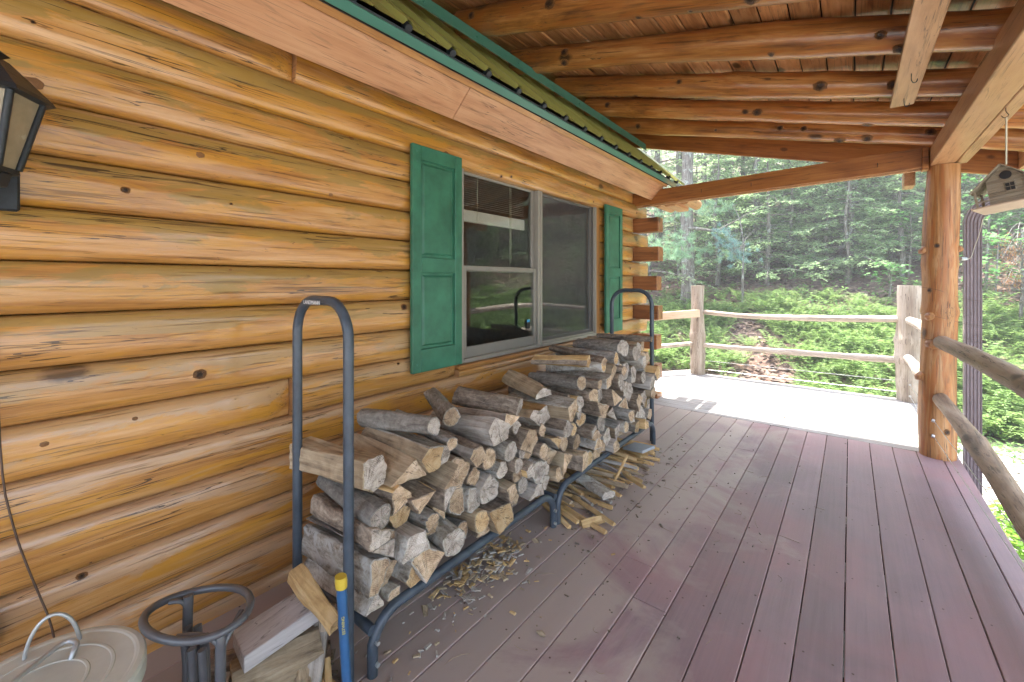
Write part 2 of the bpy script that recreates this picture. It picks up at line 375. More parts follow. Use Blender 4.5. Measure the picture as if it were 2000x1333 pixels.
class MB:
    def __init__(s): s.v = []; s.f = []; s.mi = []; s.sm = []
    def add(s, vs_, fs, mi=0, smooth=False):
        o = len(s.v); s.v += [tuple(p) for p in vs_]
        for i, f in enumerate(fs):
            s.f.append([o+k for k in f]); s.mi.append(mi[i] if isinstance(mi, list) else mi); s.sm.append(smooth)
    def xf(s, mat, start=0):
        s.v = s.v[:start] + [tuple(mat @ Vector(p)) for p in s.v[start:]]
    def box(s, x0, x1, y0, y1, z0, z1, c=.003, mat=None, mi=0):
        c = min(c, (x1-x0)*.45, (y1-y0)*.45, (z1-z0)*.45)
        vs_, idx = [], {}
        for i, (X, sx) in enumerate(((x0, 1), (x1, -1))):
            for j, (Y, sy) in enumerate(((y0, 1), (y1, -1))):
                for k, (Z, sz) in enumerate(((z0, 1), (z1, -1))):
                    for a, p in enumerate(((X, Y+sy*c, Z+sz*c), (X+sx*c, Y, Z+sz*c), (X+sx*c, Y+sy*c, Z))):
                        idx[i, j, k, a] = len(vs_); vs_.append(p)
        q = lambda *t: idx[t]
        fs = []
        for i in (0, 1):
            a = [q(i, 0, 0, 0), q(i, 1, 0, 0), q(i, 1, 1, 0), q(i, 0, 1, 0)]; fs.append(a if i else a[::-1])
            a = [q(0, i, 0, 1), q(1, i, 0, 1), q(1, i, 1, 1), q(0, i, 1, 1)]; fs.append(a[::-1] if i else a)
            a = [q(0, 0, i, 2), q(1, 0, i, 2), q(1, 1, i, 2), q(0, 1, i, 2)]; fs.append(a if i else a[::-1])
        for i in (0, 1):
            for j in (0, 1):
                fs.append([q(i, j, 0, 0), q(i, j, 1, 0), q(i, j, 1, 1), q(i, j, 0, 1)])
                fs.append([q(i, 0, j, 0), q(i, 1, j, 0), q(i, 1, j, 2), q(i, 0, j, 2)])
                fs.append([q(0, i, j, 1), q(1, i, j, 1), q(1, i, j, 2), q(0, i, j, 2)])
                for k in (0, 1): fs.append([q(i, j, k, 0), q(i, j, k, 1), q(i, j, k, 2)])
        if mat is not None: vs_ = [tuple(mat @ Vector(p)) for p in vs_]
        s.add(vs_, fs, mi); return s
    def sweep(s, pts, rad, n=10, cap=True, mi=0, capmi=None, jit=0, flat=1.0, seed=0):
        pts = [Vector(p) for p in pts]; m = len(pts)
        if not hasattr(rad, '__len__'): rad = [rad]*m
        t0 = (pts[1]-pts[0]).normalized()
        up = Vector((0, 0, 1)) if abs(t0.z) < .9 else Vector((1, 0, 0))
        u = t0.cross(up).normalized(); rr = random.Random(seed)
        ph = [rr.random()*6.28 for _ in range(4)]
        vs_ = []
        for i, p in enumerate(pts):
            t = (pts[min(i+1, m-1)]-pts[max(i-1, 0)]).normalized()
            u = (u - t*u.dot(t)).normalized(); v = t.cross(u)
            for k in range(n):
                a = 2*math.pi*k/n
                r = rad[i]*(1+jit*(math.sin(2*a+ph[0]+i*.35)*.5+math.sin(3*a+ph[1]-i*.2)*.3)+(rr.random()-.5)*jit*.5)
                vs_.append(p+u*math.cos(a)*r+v*math.sin(a)*r*flat)
        fs = []
        for i in range(m-1):
            for k in range(n):
                a, b = i*n+k, i*n+(k+1) % n
                fs.append([a, b, b+n, a+n])
        s.add(vs_, fs, mi, True)
        if cap:
            cm = mi if capmi is None else capmi
            s.add(vs_[:n], [list(range(n))[::-1]], cm); s.add(vs_[-n:], [list(range(n))], cm)
        return s
    def mesh(s, name, mats):
        me = bpy.data.meshes.new(name); me.from_pydata(s.v, [], s.f)
        for m in (mats if isinstance(mats, (list, tuple)) else [mats]): me.materials.append(M[m] if isinstance(m, str) else m)
        me.polygons.foreach_set('material_index', s.mi); me.polygons.foreach_set('use_smooth', s.sm)
        me.update(); return me
    def obj(s, name, mats, parent=None, loc=None, rot=None, centre=False):
        if centre:
            c = Vector((0, 0, 0))
            for p in s.v: c += Vector(p)
            c /= len(s.v); s.v = [tuple(Vector(p)-c) for p in s.v]; loc = c
        return link(name, s.mesh(name, mats), parent, loc, rot)

def np_mesh(name, V, F, mats, mi=None, smooth=False):
    me = bpy.data.meshes.new(name); V = np.asarray(V, np.float32); F = np.asarray(F, np.int32); k = F.shape[1]
    me.vertices.add(len(V)); me.vertices.foreach_set('co', V.ravel())
    me.loops.add(F.size); me.loops.foreach_set('vertex_index', F.ravel())
    me.polygons.add(len(F)); me.polygons.foreach_set('loop_start', np.arange(0, F.size, k, dtype=np.int32))
    me.polygons.foreach_set('loop_total', np.full(len(F), k, np.int32))
    for m in (mats if isinstance(mats, (list, tuple)) else [mats]): me.materials.append(M[m])
    if mi is not None: me.polygons.foreach_set('material_index', np.asarray(mi, np.int32))
    me.polygons.foreach_set('use_smooth', np.full(len(F), smooth))
    me.update(calc_edges=True); me.validate(); return me

def board(name, mat, parent, x0, x1, y0, y1, z0, z1, c=.003):
    return MB().box(x0, x1, y0, y1, z0, z1, c).obj(name, mat, parent, centre=True)

def smooth_path(P, it=2):
    P = [Vector(p) for p in P]
    for _ in range(it):
        Q = [P[0]]
        for a, b in zip(P, P[1:]): Q += [a*.75+b*.25, a*.25+b*.75]
        P = Q+[P[-1]]
    return P

# 3D text turned to mesh (flat lettering)
def lettering(name, txt, size, mat, parent, mw, extrude=.0004):
    cu = bpy.data.curves.new(name, 'FONT'); cu.body = txt; cu.size = size; cu.extrude = extrude; cu.align_x = 'CENTER'; cu.align_y = 'CENTER'
    t = bpy.data.objects.new(name, cu); COL.objects.link(t)
    bpy.context.view_layer.update()
    me = bpy.data.meshes.new_from_object(t.evaluated_get(bpy.context.evaluated_depsgraph_get()))
    bpy.data.objects.remove(t); me.materials.clear(); me.materials.append(M[mat])
    me.transform(mw); return link(name, me, parent)

# ================================================================== GROUND
def gz(x, y):
    t = max(0.0, y-8.35)
    z = -.72 + .37*t - .06*max(0, 1.2-abs(t-.0)) * 0
    z += .05*math.sin(x*.9+1)*math.sin(y*.7)*(1 if y > 7.6 else .4)
    if x > 9: z += min(3.0, (x-9)*.10)
    if x < -4: z += min(4.0, (-4-x)*.10)*(1 if y > 8 else 0)
    return z
def lin(a, b, s_): return list(np.arange(a, b, s_))
xs = lin(-160, -14, 12)+lin(-14, 22, .45)+lin(22, 170, 12)
ys = lin(-110, -6, 9)+lin(-6, 26, .45)+lin(26, 160, 7)
V = [(x, y, gz(x, y)) for y in ys for x in xs]
nx = len(xs); F = [(j*nx+i, j*nx+i+1, (j+1)*nx+i+1, (j+1)*nx+i) for j in range(len(ys)-1) for i in range(nx-1)]
prop(link('ground', np_mesh('ground', V, F, 'ground', smooth=True)), 'forest floor rising behind the deck', kind='structure')

# ================================================================== DECK
deck = prop(link('deck', None), 'porch deck of mauve painted boards with a sun bleached end', kind='structure')
PW = .1445
rj = random.Random(3)
seamx = [1.187+PW*i for i in range(-9, 11)]       # board seams measured across the porch
for i, x0 in enumerate(seamx[:-1]):
    x1 = x0+PW
    # butt joints
    jy = {9: [2.02], 10: [1.78, 3.9], 11: [1.32], 13: [1.22], 6: [.4, 3.1], 4: [2.6], 2: [1.1]}.get(i, [rj.uniform(-1.5, .1)])
    cuts = [-3.2]+sorted(jy)+[4.725]
    for a, b in zip(cuts, cuts[1:]):
        dz = rj.uniform(-.0012, .0012)
        board('plank', 'deck', deck, x0+.0024, x1-.0024, a+.0014, b-.0014, -.028+dz, dz, .0022)
board('edge_board', 'deck', deck, seamx[-1]+.004, 2.735, -3.2, 4.725, -.03, -.002, .003)
board('rim_joist', 'deck', deck, 2.695, 2.73, -3.2, 6.78, -.26, -.034)
board('rim_joist', 'dark', deck, .3, 2.69, 6.70, 6.735, -.26, -.034)
for y in np.arange(-3, 6.6, .61):
    board('joist', 'dark', deck, -.1, 2.69, y, y+.04, -.24, -.034)
# sun-bleached section with boards running across
yb = 4.731; k = 0
while yb < 6.60:
    y1 = yb+.1415; xl = .02 if yb < 5.9 else .02+(yb-5.9)*.45
    xl = -.35 if yb < 6.0 else (-.35+(yb-6.0)*1.0)
    br = [xl]+([rj.uniform(.8, 1.9)] if k % 3 == 1 else [])+[2.735]
    for a, b in zip(br, br[1:]):
        board('plank', 'whitedeck', deck, a+.0015, b-.0015, yb+.0025, y1-.0025, -.028, -.001+rj.uniform(-.001, .001), .0022)
    yb = y1; k += 1
board('plank', 'whitedeck', deck, .22, 2.735, yb+.004, 6.745, -.028, .003, .003)
# mitred border boards towards the hidden side of the cabin
for q_, off in ((0, 0), (1, .145), ):
    mb = MB(); a = Vector((.36, 6.74, 0)); b = Vector((-.36, 5.72, 0)); d = (b-a).normalized(); nrm = Vector((d.y, -d.x, 0))*-1
    mw = Matrix.Translation(a - nrm*off*0 + nrm*(-off)) @ Matrix(((d.x, nrm.x, 0, 0), (d.y, nrm.y, 0, 0), (0, 0, 1, 0), (0, 0, 0, 1)))
    mb.box(.0, 1.24, -.14, 0, -.026, .004+q_*.004, .002, mw); mb.obj('plank', 'whitedeck', deck, centre=True)

sm = MB()
for i, x0 in enumerate(seamx[:-1]):
    for y in np.arange(-.55, 4.7, .61):
        for dx in (.030, PW-.030):
            X_, Y_ = x0+dx+rj.uniform(-.004, .004), y+.02+rj.uniform(-.006, .006)
            sm.add([(X_+.0042*math.cos(a), Y_+.0042*math.sin(a), .0016) for a in np.arange(0, 6.28, 1.05)], [[0, 1, 2, 3, 4, 5]])
prop(sm.obj('deck_screws', 'wire', deck), kind='stuff')
# ================================================================== CABIN
cabin = thing('log_cabin', 'varnished log cabin wall with green shutters and a green metal roof', 'cabin')
H = .1737; Z0 = 2.133
def wall_log(y0, y1, zc, h=H, bulge=.062, back=-.10, endround=(0, 0), seed=0, name='log', mat='wall'):
    rr = random.Random(seed); L = y1-y0; n = max(6, int(L/.11))
    prof = []
    for j in range(11):
        a = -math.pi/2+math.pi*j/10
        prof.append((math.cos(a)**.42 if math.cos(a) > 1e-6 else 0, math.sin(a)*.985 if abs(math.sin(a)) < .97 else math.copysign(1, math.sin(a))))
    prof = [(back, -1)]+[('b', p) for p in prof]+[(back, 1)]
    ph = [rr.random()*6.28 for _ in range(6)]
    vs_ = []; m = len(prof)
    for i in range(n+1):
        y = L*i/n
        e = 1.0
        for t, r_ in ((y, endround[0]), (L-y, endround[1])):
            if r_ and t < r_: e *= math.sqrt(max(0, 1-(1-t/r_)**2))*.8+.2
        bl = bulge*(1+.07*math.sin(y*1.3+ph[0])+.05*math.sin(y*3.1+ph[1])+.03*math.sin(y*7.3+ph[2]))
        tw = .16*math.sin(y*1.1+ph[3])+.10*math.sin(y*2.9+ph[4])
        for p in prof:
            if p[0] == 'b':
                bx, bz = p[1]
                z = bz+tw*(1-bz*bz)*.35
                vs_.append(((bl*bx*(1+.05*math.sin(y*5+bz*4+ph[5])))*e+.001*(1-abs(bz)), y-L/2, z*h/2*.993))
            else: vs_.append((p[0], y-L/2, p[1]*h/2*.993))
    fs = []; smf = []
    mb = MB()
    for i in range(n):
        for j in range(m):
            a, b = i*m+j, i*m+(j+1) % m
            fs.append([a, a+m, b+m, b])
    mb.add(vs_, fs, 0, True)
    # sharp end caps
    mb.add(vs_[:m], [list(range(m))], 1); mb.add(vs_[-m:], [list(range(m))[::-1]], 1)
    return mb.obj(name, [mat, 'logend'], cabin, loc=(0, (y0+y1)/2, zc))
YN = -3.3
sd = 100
for k in range(-2, 14):
    zt = Z0-H*k; zc = zt-H/2; sd += 1
    long_end = 5.42+.03*math.sin(k*2.3) if k % 2 else 4.955
    joint = {-2: .93, 7: .915, 12: .93, 2: None}.get(k)
    if k >= 13: zc = -.02; 
    def seg(a, b, **kw):
        global sd
        cuts = [a]+([joint] if joint and a < joint < b else [])+[b]
        for p, q in zip(cuts, cuts[1:]):
            sd += 1; wall_log(p+(.0018 if p != a else 0), q-(.0018 if q != b else 0), zc, seed=sd, bulge=.050+(.004 if k % 2 else 0), **kw)
    if 0 <= k <= 7:
        seg(YN, 1.985, endround=(0, .03)); seg(4.075, long_end, endround=(.03, .05 if k % 2 else .01))
        if k == 7: wall_log(1.99, 4.07, .757, h=.052, bulge=.05, seed=900)
    else:
        seg(YN, long_end, endround=(0, .05 if k % 2 else .01))
# squared ends of the crossing wall's logs
for k in range(0, 14, 2):
    zt = Z0-H*k; rr = random.Random(k)
    x1 = .305+rr.uniform(-.015, .012)
    o = board('corner_block', 'block', cabin, .0, x1, 4.965, 5.125, zt-H+.004, zt-.002, .006)
for k in range(-1, 14, 2):   # crossing wall behind the corner, joining blocks
    zt = Z0-H*k
    board('corner_block', 'block', cabin, -.6, -.02, 4.965, 5.12, zt-H+.004, zt-.002, .006)
# hook screwed into a log end
mb = MB(); mb.sweep([(.075, 5.38, 1.875), (.105, 5.385, 1.875), (.12, 5.385, 1.89), (.115, 5.385, 1.91), (.10, 5.385, 1.90)], .003, 6); mb.obj('screw_hook', 'black', cabin)
# solid back wall / gable masses so that no light leaks through
board('inner_wall', 'inside', cabin, -.14, -.102, YN, 1.96, -.2, 2.9)
board('inner_wall', 'inside', cabin, -.14, -.102, 4.09, 4.95, -.2, 2.9)
board('inner_wall', 'inside', cabin, -.14, -.102, 1.96, 4.09, 2.235, 2.9)
board('inner_wall', 'inside', cabin, -.14, -.102, 1.96, 4.09, -.2, .76)
board('gable_wall', 'block', cabin, -7.0, -.12, 4.98, 5.10, -.7, 2.80)
board('room_wall', 'inside', cabin, -4.3, -.145, 4.952, 4.976, -.05, 2.7)
board('room_floor', 'inside', cabin, -4.2, -.15, -.5, 4.95, -.05, -.02)
board('room_wall', 'inside', cabin, -4.3, -4.2, -.5, 4.95, -.05, 2.6)
board('room_wall', 'inside', cabin, -4.2, -.15, -.6, -.5, -.05, 2.6)
board('room_ceiling', 'inside', cabin, -4.3, -.15, -.6, 4.95, 2.6, 2.64)
board('room_cabinet', 'room2', cabin, -3.9, -3.3, 4.0, 4.9, -.02, 1.75)
board('room_table', 'room2', cabin, -2.6, -1.8, 2.4, 3.6, .70, .74)
# header, jambs and sill around the window
board('window_header', 'trimy', cabin, -.10, .040, 1.99, 4.045, 2.186, 2.285, .006)
board('window_jamb', 'trimz', cabin, -.10, .012, 1.988, 2.028, .80, 2.184, .004)
board('window_jamb', 'trimz', cabin, -.10, .018, 3.992, 4.060, .80, 2.184, .004)
board('window_sill', 'trimy', cabin, -.10, .052, 1.992, 4.058, .782, .812, .006)

def window_unit(y0, y1, kind):
    z0, z1 = .816, 2.182
    w_ = MB()
    t = .030
    w_.box(-.07, .022, y0, y0+t, z0, z1, .003); w_.box(-.07, .022, y1-t, y1, z0, z1, .003)
    w_.box(-.07, .020, y0+t, y1-t, z1-t, z1, .003); w_.box(-.07, .026, y0+t, y1-t, z0, z0+t, .003)
    f = w_.obj('window', 'frame', cabin)
    ya, yb_, za, zb = y0+t, y1-t, z0+t, z1-t
    zm = 1.462
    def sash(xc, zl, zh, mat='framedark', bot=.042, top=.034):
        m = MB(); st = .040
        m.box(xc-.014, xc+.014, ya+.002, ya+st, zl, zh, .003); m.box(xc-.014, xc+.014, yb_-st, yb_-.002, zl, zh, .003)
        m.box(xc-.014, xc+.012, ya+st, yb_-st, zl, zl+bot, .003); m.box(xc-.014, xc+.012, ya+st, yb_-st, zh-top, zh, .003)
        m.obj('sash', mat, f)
        MB().box(xc-.002, xc+.001, ya+st-.004, yb_-st+.004, zl+bot-.004, zh-top+.004, .0005).obj('pane', 'glass', f)
    if kind == 0:
        sash(-.032, zm-.02, zb); sash(-.001-.005, za, zm+.02, bot=.075)
        # mini blind hanging inside the glass
        for i in range(15):
            z = 2.135-i*.0155
            mw = Matrix.Translation((-.085, (ya+yb_)/2, z)) @ Matrix.Rotation(R(18), 4, 'Y')
            MB().box(-.011, .011, -.365, .365, -.0006, .0006, .0002, mw).obj('blind_slat', 'blind', f)
        MB().box(-.10, -.068, -.37+(ya+yb_)/2, .37+(ya+yb_)/2, 1.80, 1.885, .004).obj('blind_stack', 'blind', f)
        MB().box(-.11, -.065, -.38+(ya+yb_)/2, .38+(ya+yb_)/2, 2.142, 2.182, .004).obj('blind_rail', 'blind', f)
        for yy, zl in ((2.28, 1.80), (2.66, 1.40), (2.675, 1.52)):
            MB().sweep([(-.063, yy, 2.14), (-.063, yy+.004, (2.14+zl)/2), (-.063, yy, zl)], .0018, 5).obj('blind_cord', 'rope', f)
        st_ = MB().box(.0025, .0035, 2.80, 2.845, .985, 1.06, .0003).obj('sticker', 'black2', f)
        MB().box(.0037, .0045, 2.802, 2.843, 1.038, 1.06, .0003).obj('sticker_top', 'cyan', f)
        lettering('sticker_lettering', 'ADT', .016, 'white', f, Matrix.Translation((.0042, 2.8225, 1.010)) @ Matrix.Rotation(R(90), 4, 'Z') @ Matrix.Rotation(R(90), 4, 'X')) if False else None
    else:
        sash(-.034, za, zb)
        m = MB(); e = .016; x0, x1 = -.002, .010
        m.box(x0, x1, ya, ya+e, za, zb, .002); m.box(x0, x1, yb_-e, yb_, za, zb, .002)
        m.box(x0, x1-.001, ya+e, yb_-e, zb-e, zb, .002); m.box(x0, x1-.001, ya+e, yb_-e, za, za+e, .002)
        m.obj('screen_frame', 'frame', f)
        me = MB(); me.add([(.004, ya+e, za+e), (.004, yb_-e, za+e), (.004, yb_-e, zb-e), (.004, ya+e, zb-e)], [[0, 1, 2, 3]]); me.obj('insect_screen', 'screen', f)
    return f
window_unit(2.030, 2.965, 0)
window_unit(2.972, 3.990, 1)

def shutter(y0, y1, label):
    z0, z1 = .834, 2.176; x0, x1 = .066, .093
    m = MB(); s_ = .062; mid = 1.47
    m.box(x0, x1, y0, y0+s_, z0, z1, .003); m.box(x0, x1, y1-s_, y1, z0, z1, .003)
    m.box(x0, x1-.0004, y0+s_, y1-s_, z0, z0+.135, .003); m.box(x0, x1-.0004, y0+s_, y1-s_, z1-.085, z1, .003)
    m.box(x0, x1-.0004, y0+s_, y1-s_, mid-.045, mid+.045, .003)
    o = m.obj('shutter', 'green', cabin); o['label'] = label
    for a, b in ((z0+.135, mid-.045), (mid+.045, z1-.085)):
        p = MB(); p.box(x0, x1-.016, y0+s_, y1-s_, a, b, .001)
        # raised field
        g = .016; h0 = x1-.016; h1 = x1-.006; i_ = .028
        vs_ = [(h0, y0+s_+g, a+g), (h0, y1-s_-g, a+g), (h0, y1-s_-g, b-g), (h0, y0+s_+g, b-g),
               (h1, y0+s_+i_, a+i_), (h1, y1-s_-i_, a+i_), (h1, y1-s_-i_, b-i_), (h1, y0+s_+i_, b-i_)]
        vs_ = [(q[0]+.0006, q[1], q[2]) for q in vs_]
        p.add(vs_, [[4, 5, 6, 7], [0, 1, 5, 4], [1, 2, 6, 5], [2, 3, 7, 6], [3, 0, 4, 7]])
        p.obj('shutter_panel', 'green', o)
    for zz in (z0+.05, z1-.10, z1-.04):
        MB().sweep([(x1-.001, y0+.03, zz), (x1+.003, y0+.03, zz)], .006, 8).obj('screw', 'greenm', o)
    return o
shutter(1.572, 1.972, 'wider looking green shutter left of the window')
shutter(4.070, 4.470, 'green shutter right of the window')

# eave: sloping fascia boards square to the roof pitch
def slant(name, mat, p0, p1, thick, y0, y1, c=.003, off=0.0):
    """board spanning p0->p1 in the XZ plane, extruded along Y; thick goes behind its outer face"""
    a = Vector((p0[0], 0, p0[1])); b = Vector((p1[0], 0, p1[1])); d = (b-a).normalized(); n_ = Vector((d.z, 0, -d.x))
    mw = Matrix(((d.x, 0, n_.x, a.x+n_.x*off), (0, 1, 0, (y0+y1)/2), (d.z, 0, n_.z, a.z+n_.z*off), (0, 0, 0, 1)))
    L = (b-a).length
    mb = MB().box(0, L, -(y1-y0)/2, (y1-y0)/2, -thick, 0, c)
    ob = mb.obj(name, mat, cabin); ob.matrix_world = mw; return ob
for a, b in ((YN, 1.735), (1.738, 4.935)):
    slant('fascia_board', 'fascia', (0.2496, 2.3206), (0.4233, 2.4943), .03, a, b)
for a, b in ((YN, 2.4), (2.403, 4.95)):
    slant('fascia_lath', 'trimy', (0.3940, 2.4687), (0.4306, 2.5053), .02, a, b, off=.018)
slant('drip_edge', 'greenm', (0.4269, 2.5007), (0.4580, 2.5318), .012, YN, 5.12, .002, off=.034)
slant('drip_lip', 'black', (0.4452, 2.5354), (0.4553, 2.5455), .004, YN, 5.12, .001, off=.030)
slant('roof_decking', 'dark', (.436, 2.492), (-3.4, 2.492+3.836*.93), -.03, YN, 5.30, .002, off=-.01)
# log purlins and plate ends under the gable overhang
for x, z, sh in ((.27, 2.318, 1), (.425, 2.325, 0), (.58, 2.322, 1)):
    mb = MB()
    if sh: mb.sweep([(x, 5.06, z), (x, 5.55, z)], .064, 14)
    else: mb.box(x-.066, x+.066, 5.04, 5.55, z-.075, z+.06, .012)
    mb.obj('eave_log', 'beam', cabin)
# ribbed metal roof in 0.915 m sheets
board('eave_light_block', 'fascia', cabin, -.1, .26, YN, 4.93, 2.478, 2.495)  # unseen board added under the eave to block light
slope = .93; ld = Vector((-1, 0, slope)).normalized(); nn = Vector((slope, 0, 1)).normalized()
def rib_profile(w_=.837, pitch=.279):
    P = []
    for r_ in range(3):
        c = pitch*(r_+.5)
        P += [(c-.026, 0), (c-.012, .027), (c+.012, .027), (c+.026, 0)]
        for q in (1, 2):
            cc = c+.032+q*(pitch-.064)/3
            if cc < w_-.01: P += [(cc-.010, 0), (cc-.006, .008), (cc+.006, .008), (cc+.010, 0)]
    P = [(0, 0)]+[p for p in P if 0 < p[0] < w_]+[(w_, 0)]
    return sorted(P)
pr_ = rib_profile(); Lr = 4.9
base = Vector((.469, 0, 2.551))
Y = 1.244-.1395-.837*5
firstroof = None
while Y < 5.38:
    w_ = min(.837, 5.42-Y)
    mb = MB(); vs_ = []
    P = [p for p in pr_ if p[0] <= w_]
    for t in (0, Lr):
        for (yy, hh) in P:
            q = base+ld*t+nn*hh; vs_.append((q.x, q.y+yy, q.z))
    n_ = len(P)
    mb.add(vs_, [[i, i+1, n_+i+1, n_+i] for i in range(n_-1)])
    o = mb.obj('roof_sheet', 'roofm', cabin, loc=(0, Y, 0))
    sc_ = MB()
    for r_ in range(3):
        c = .279*(r_+.5)
        if c+.05 > w_: continue
        for t in (.10, .42, 1.05):
            for dy in (.055,):
                q = base+ld*t+nn*.002; p0 = Vector((q.x, c+dy, q.z))
                sc_.sweep([p0, p0+nn*.006], .010, 8); sc_.sweep([p0+nn*.006, p0+nn*.012], .005, 6)
        # foam closure poking out under each rib
        q = base+ld*-.012
        MB().sweep([(q.x, c, q.z-.004), (q.x-.03, c, q.z+.026)], .019, 10).obj('rib_closure', 'black', o)
    if sc_.v: sc_.obj('roof_screws', 'greenm', o)['kind'] = 'stuff'
    Y += .837
slant('gable_trim', 'steel', (.475, 2.570), (-3.3, 2.570+3.775*.93), -.012, 5.395, 5.435, .003, off=.0)

# ================================================================== PORCH ROOF
pr0 = thing('porch_roof', 'porch roof with dark varnished log rafters over the deck', 'porch roof')
KR = .268
def rz(x, off=0.0): return 3.176-KR*x+off
an = math.atan(KR)
for i, y in enumerate([-2.7, -2.1, -1.5, -.88, -.26, .35, .96, 1.56, 2.16, 2.78, 3.44, 4.02, 4.60]):
    rr = random.Random(40+i); L = 3.29; n = 36; pts = []; rad = []
    kn = [(rr.uniform(0, L), rr.uniform(.006, .016)) for _ in range(9)]
    ph = rr.random()*6
    for j in range(n+1):
        t = L*j/n; x = -.10+t
        pts.append((t-L/2, .012*math.sin(t*1.3+ph), .010*math.sin(t*1.9+ph*2)-.004))
        r_ = (.091 if y < 3 else .085)-.0020*t+.004*math.sin(t*2.7+ph)
        for kt, ka in kn: r_ += ka*.55*math.exp(-((t-kt)/.05)**2)
        rad.append(r_)
    mb = MB().sweep(pts, rad, 16, jit=.05, seed=i, capmi=0)
    xc = -.10+L/2*math.cos(an)
    mb.obj('rafter', 'rafter', pr0, loc=(xc, y, rz(xc, 0 if y < 3 else .008)), rot=(0, an, 0))
    # knot stubs
nb = 28; bw = .1375
for i in range(nb):
    t = -.66+i*bw
    xc = t+bw/2
    for a, b in ((-3.2, 1.9+(.6 if i % 2 else 0)), (1.902+(.6 if i % 2 else 0), 5.16)):
        mb = MB().box(-bw/2*1.035+.0042, bw/2*1.035-.0042, -(b-a)/2, (b-a)/2, 0, .019, .006)
        mb.obj('ceiling_board', 'ceil', pr0, loc=(xc, (a+b)/2, rz(xc, .104)), rot=(0, an, 0))
MB().box(-2.05, 2.05, -4.15, 4.15, .0195, .0215, .0005).obj('underlay', 'dark', pr0, loc=(1.25, 1.0, rz(1.25, .104)), rot=(0, an, 0))
MB().box(-2.05, 2.05, -4.2, 4.2, .022, .045, .003).obj('roof_covering', 'roofm', pr0, loc=(1.25, 1.0, rz(1.25, .104)), rot=(0, an, 0))
# end barge board, eave board and gutter
xc = 1.24
MB().box(-1.96, 1.96, -.02, .02, -.135, .098, .004).obj('barge_board', 'tie', pr0, loc=(xc, 5.14, rz(xc)), rot=(0, an, 0))
MB().box(-.02, .02, -4.15, 4.15, -.10, .08, .004).obj('eave_board', 'beam', pr0, loc=(3.13, 1.0, rz(3.13, .02)))
MB().box(-.05, .05, -4.15, 4.15, -.05, .05, .008).obj('gutter', 'brownm', pr0, loc=(3.21, 1.0, rz(3.21, .04)))
# long beam carried by the posts: two plies with a shadow gap
board('beam', 'beam', pr0, 2.560, 2.700, -3.2, 4.735, 2.277, 2.415, .004)
board('beam', 'beam', pr0, 2.708, 2.775, -3.2, 4.735, 2.283, 2.420, .004)
# tie beam from cabin corner to post: upper member and thinner lower board
for nm_, y0_, y1_, z0_, z1_, mt_ in (('tie_beam', -.02, .02, 2.276, 2.436, 'tie'), ('tie_beam', .024, .062, 2.262, 2.425, 'beam')):
    MB().box(-1.300, 1.245, y0_, y1_, z0_-2.35, z1_-2.35, .003).obj(nm_, mt_, pr0, loc=(1.285, 4.822, 2.35), rot=(0, 0, -.108))
board('beam_end', 'tie', pr0, 2.515, 2.556, 4.64, 4.74, 2.25, 2.425, .004)
board('stub_board', 'beam', pr0, 2.43, 2.50, 4.90, 5.10, 2.18, 2.31, .004)
# hanging flat board under the rafters, and hooks
hb = board('hanging_board', 'beam', pr0, 2.262, 2.372, -1.5, 3.50, 2.436, 2.458, .003)
def hook(x, y, z, parent, s_=1.0):
    P = smooth_path([(0, 0, 0), (0, 0, -.025), (0, .0, -.035), (.008, .006, -.050), (.022, .010, -.045), (.024, .010, -.030)], 1)
    MB().sweep([tuple(q*s_) for q in P], .0022*s_, 6).obj('hook', 'black', parent, loc=(x, y, z))
for y in (3.36, 2.98): hook(2.317, y, 2.437, pr0)
for x, z in ((.82, 2.36), (1.3, 2.35), (2.25, 2.36)):
    yb2 = 4.822-(x-1.285)*.108-.019
    MB().sweep([(x, yb2, z), (x, yb2-.011, z), (x+.002, yb2-.018, z-.02), (x, yb2-.014, z-.035)], .0022, 6).obj('hook', 'black', pr0)
# green flashing where the porch roof lands on the cabin roof
fx = .105
mb = MB(); P = [(fx-.05, 3.066), (fx, 3.058), (fx+.004, 2.990), (fx+.012, 2.976), (fx+.009, 2.974), (fx-.004, 2.988), (fx-.006, 3.050), (fx-.05, 3.058)]
vs_ = [(x, y, z) for y in (-3.2, 5.12) for x, z in P]; n_ = len(P)
mb.add(vs_, [[i, n_+i, n_+(i+1) % n_, (i+1) % n_] for i in range(n_)]+[list(range(n_)), list(range(n_, 2*n_))[::-1]])
mb.obj('flashing', 'greenm', pr0)
for j, y in enumerate(np.arange(-.2, 5.0, .46)):
    MB().sweep([(fx+.002, y, 3.02), (fx+.010, y, 3.02)], .009, 8).obj('flashing_screw', 'greenm', pr0)
# inner closure so that the gap over the cabin roof is dark, as built
MB().box(-.6, .0, -4.15, 4.10, -.01, .01, .002).obj('roof_closure', 'dark', pr0, loc=(-.75, 1.0, rz(-.75, .13)), rot=(0, an, 0))

